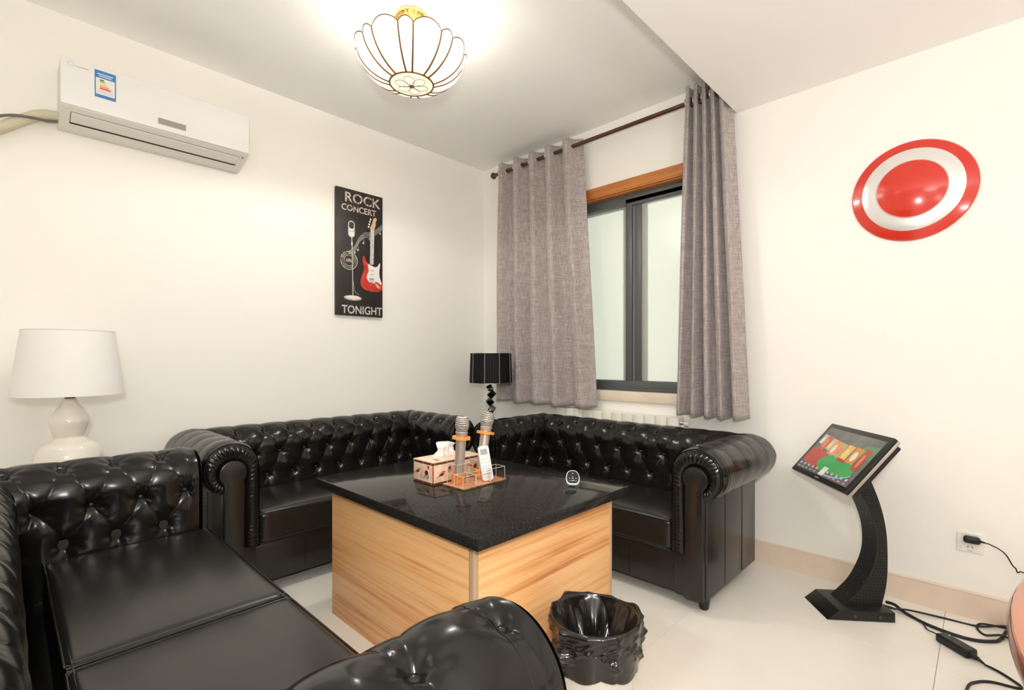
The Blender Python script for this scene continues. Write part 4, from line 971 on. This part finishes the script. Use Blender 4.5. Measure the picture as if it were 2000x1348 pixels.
tag(tube('thin_cable', smooth_path([(2.768, -.175, .014), (2.80, -.170, .014), (2.848, -.150, .0175), (2.953, -.099, .0045), (3.063, -.085, .0045), (3.155, -.062, .0272), (3.3, -.05, .019), (3.6, -.07, .0045)], 8), .0042, CORD, n=8),
    'black cable on the floor running closest to the baseboard', 'cable')
tag(tube('looped_cable', smooth_path([(3.6, -.030, .0045), (3.3, -.026, .004), (3.178, -.024, .0045), (3.108, -.035, .0045), (3.068, -.080, .0135), (3.062, -.112, .0045), (3.085, -.153, .0045), (3.132, -.146, .0185), (3.171, -.132, .0045), (3.3, -.125, .0045), (3.6, -.15, .0045)], 8), .0042, CORD, n=8),
    'black cable folded in a hairpin loop on the floor by the baseboard', 'cable')

# ================================================================ WASTE BIN AND BAG
bn = empty('waste_bin', (2.19, -1.545, 0), 0, 'white round waste bin lined with a black bag beside the coffee table', 'waste bin')
lathe('bin_wall', [(0, .004), (.105, .004), (.108, 0), (.112, .004), (.136, .272), (.140, .276), (.138, .280), (.133, .277), (.109, .008), (0, .008)], mat('bin_white', (.80, .77, .70), .35), bn, 60)
bg_ = empty('bin_bag', (2.19, -1.545, .0), 0, 'shiny black plastic bag folded over the rim of the waste bin', 'bag')
n = 340; th = np.linspace(0, 2*PI, n, endpoint=False); r3 = np.random.default_rng(23)
def folds(ks, twist):
    ph = [(k, r3.uniform(0, 6.28), r3.uniform(-twist, twist), r3.uniform(.6, 1)) for k in ks]
    return lambda f_: sum(a_*(1-2*abs(np.sin(k*.5*th+p_+c_*f_))) for k, p_, c_, a_ in ph)/len(ph)
fi1, fi2 = folds((3, 5, 8), 1.5), folds((11, 16, 23), 4); fo1, fo2 = folds((3, 5, 7), 2.2), folds((10, 15, 22), 5); fr1 = folds((4, 7, 11), 0)
wv = folds((2, 3, 6), 0)(0); rimz = .010*fr1(0)+.006*np.sin(2*th+1); rimr = .1500+.011*fr1(.7)+.004*np.sin(3*th)
hem = .150+.040*wv
prof_b = []
NI = 40
for j in range(NI):     # inside, from the bottom to the rim
    f_ = j/(NI-1); zz = .035+.250*max(0, (f_-.15)/.85)**.9
    lim = .105+.026*(zz/.28)
    base = .010+.060*min(1, f_/.25)+.068*max(0, (f_-.25)/.75)**1.25
    r_ = base+.042*math.sin(PI*min(1, f_*.98))**.7*fi1(f_*3.4)+.013*math.sin(PI*f_)*fi2(f_*1.5)
    prof_b.append((np.clip(r_, .004, lim), zz+.022*math.sin(PI*f_)*fi2(.4)*(1-f_)+0*th))
for f_ in np.linspace(0, 1, 5): prof_b.append((.134+(rimr-.134)*f_, .2875+rimz*f_+.003*math.sin(PI*f_)+0*th))
NO = 40
for j in range(1, NO):
    f_ = j/(NO-1); zz = .2875+rimz+(hem-.2875-rimz)*f_
    r_ = rimr+.006*math.sin(PI*min(1, f_*1.1))-.018*f_**1.4+.022*math.sin(PI*min(1, f_*.8))*fo1(f_*3.0)+.010*math.sin(PI*min(1, .1+f_*.85))*fo2(f_*4.5)
    prof_b.append((np.maximum(r_, .1430-.010*f_), zz))
V = np.zeros((n, len(prof_b), 3))
for j, (r_, z) in enumerate(prof_b): V[:, j, 0] = r_*np.cos(th); V[:, j, 1] = r_*np.sin(th); V[:, j, 2] = z
v, f = grid(V, closed_u=True); o = raw('film', v, f, BAG, bg_, ang=0); o.modifiers.new('t', 'SOLIDIFY').thickness = .0005

# ================================================================ ROUND TABLE AT THE RIGHT EDGE
rt = empty('round_table', (4.117, -1.899, 0), 0, 'large round glossy mahogany table at the right edge of the picture', 'table')
RT = 1.008
lathe('table_top', [(0, .715), (RT-.03, .715), (RT-.02, .716), (RT-.004, .726), (RT, .736), (RT-.003, .746), (RT-.010, .750), (0, .750)], MAHOG, rt, 128)
lathe('edge_band', [(RT-.012, .713), (RT+.001, .722), (RT+.0025, .733), (RT-.001, .741), (RT-.012, .713)], MAHOG_D, rt, 128)
lathe('pedestal', [(0, 0), (.30, 0), (.31, .02), (.28, .04), (.12, .08), (.09, .2), (.10, .5), (.16, .66), (.25, .715), (0, .715)], MAHOG_D, rt, 48)
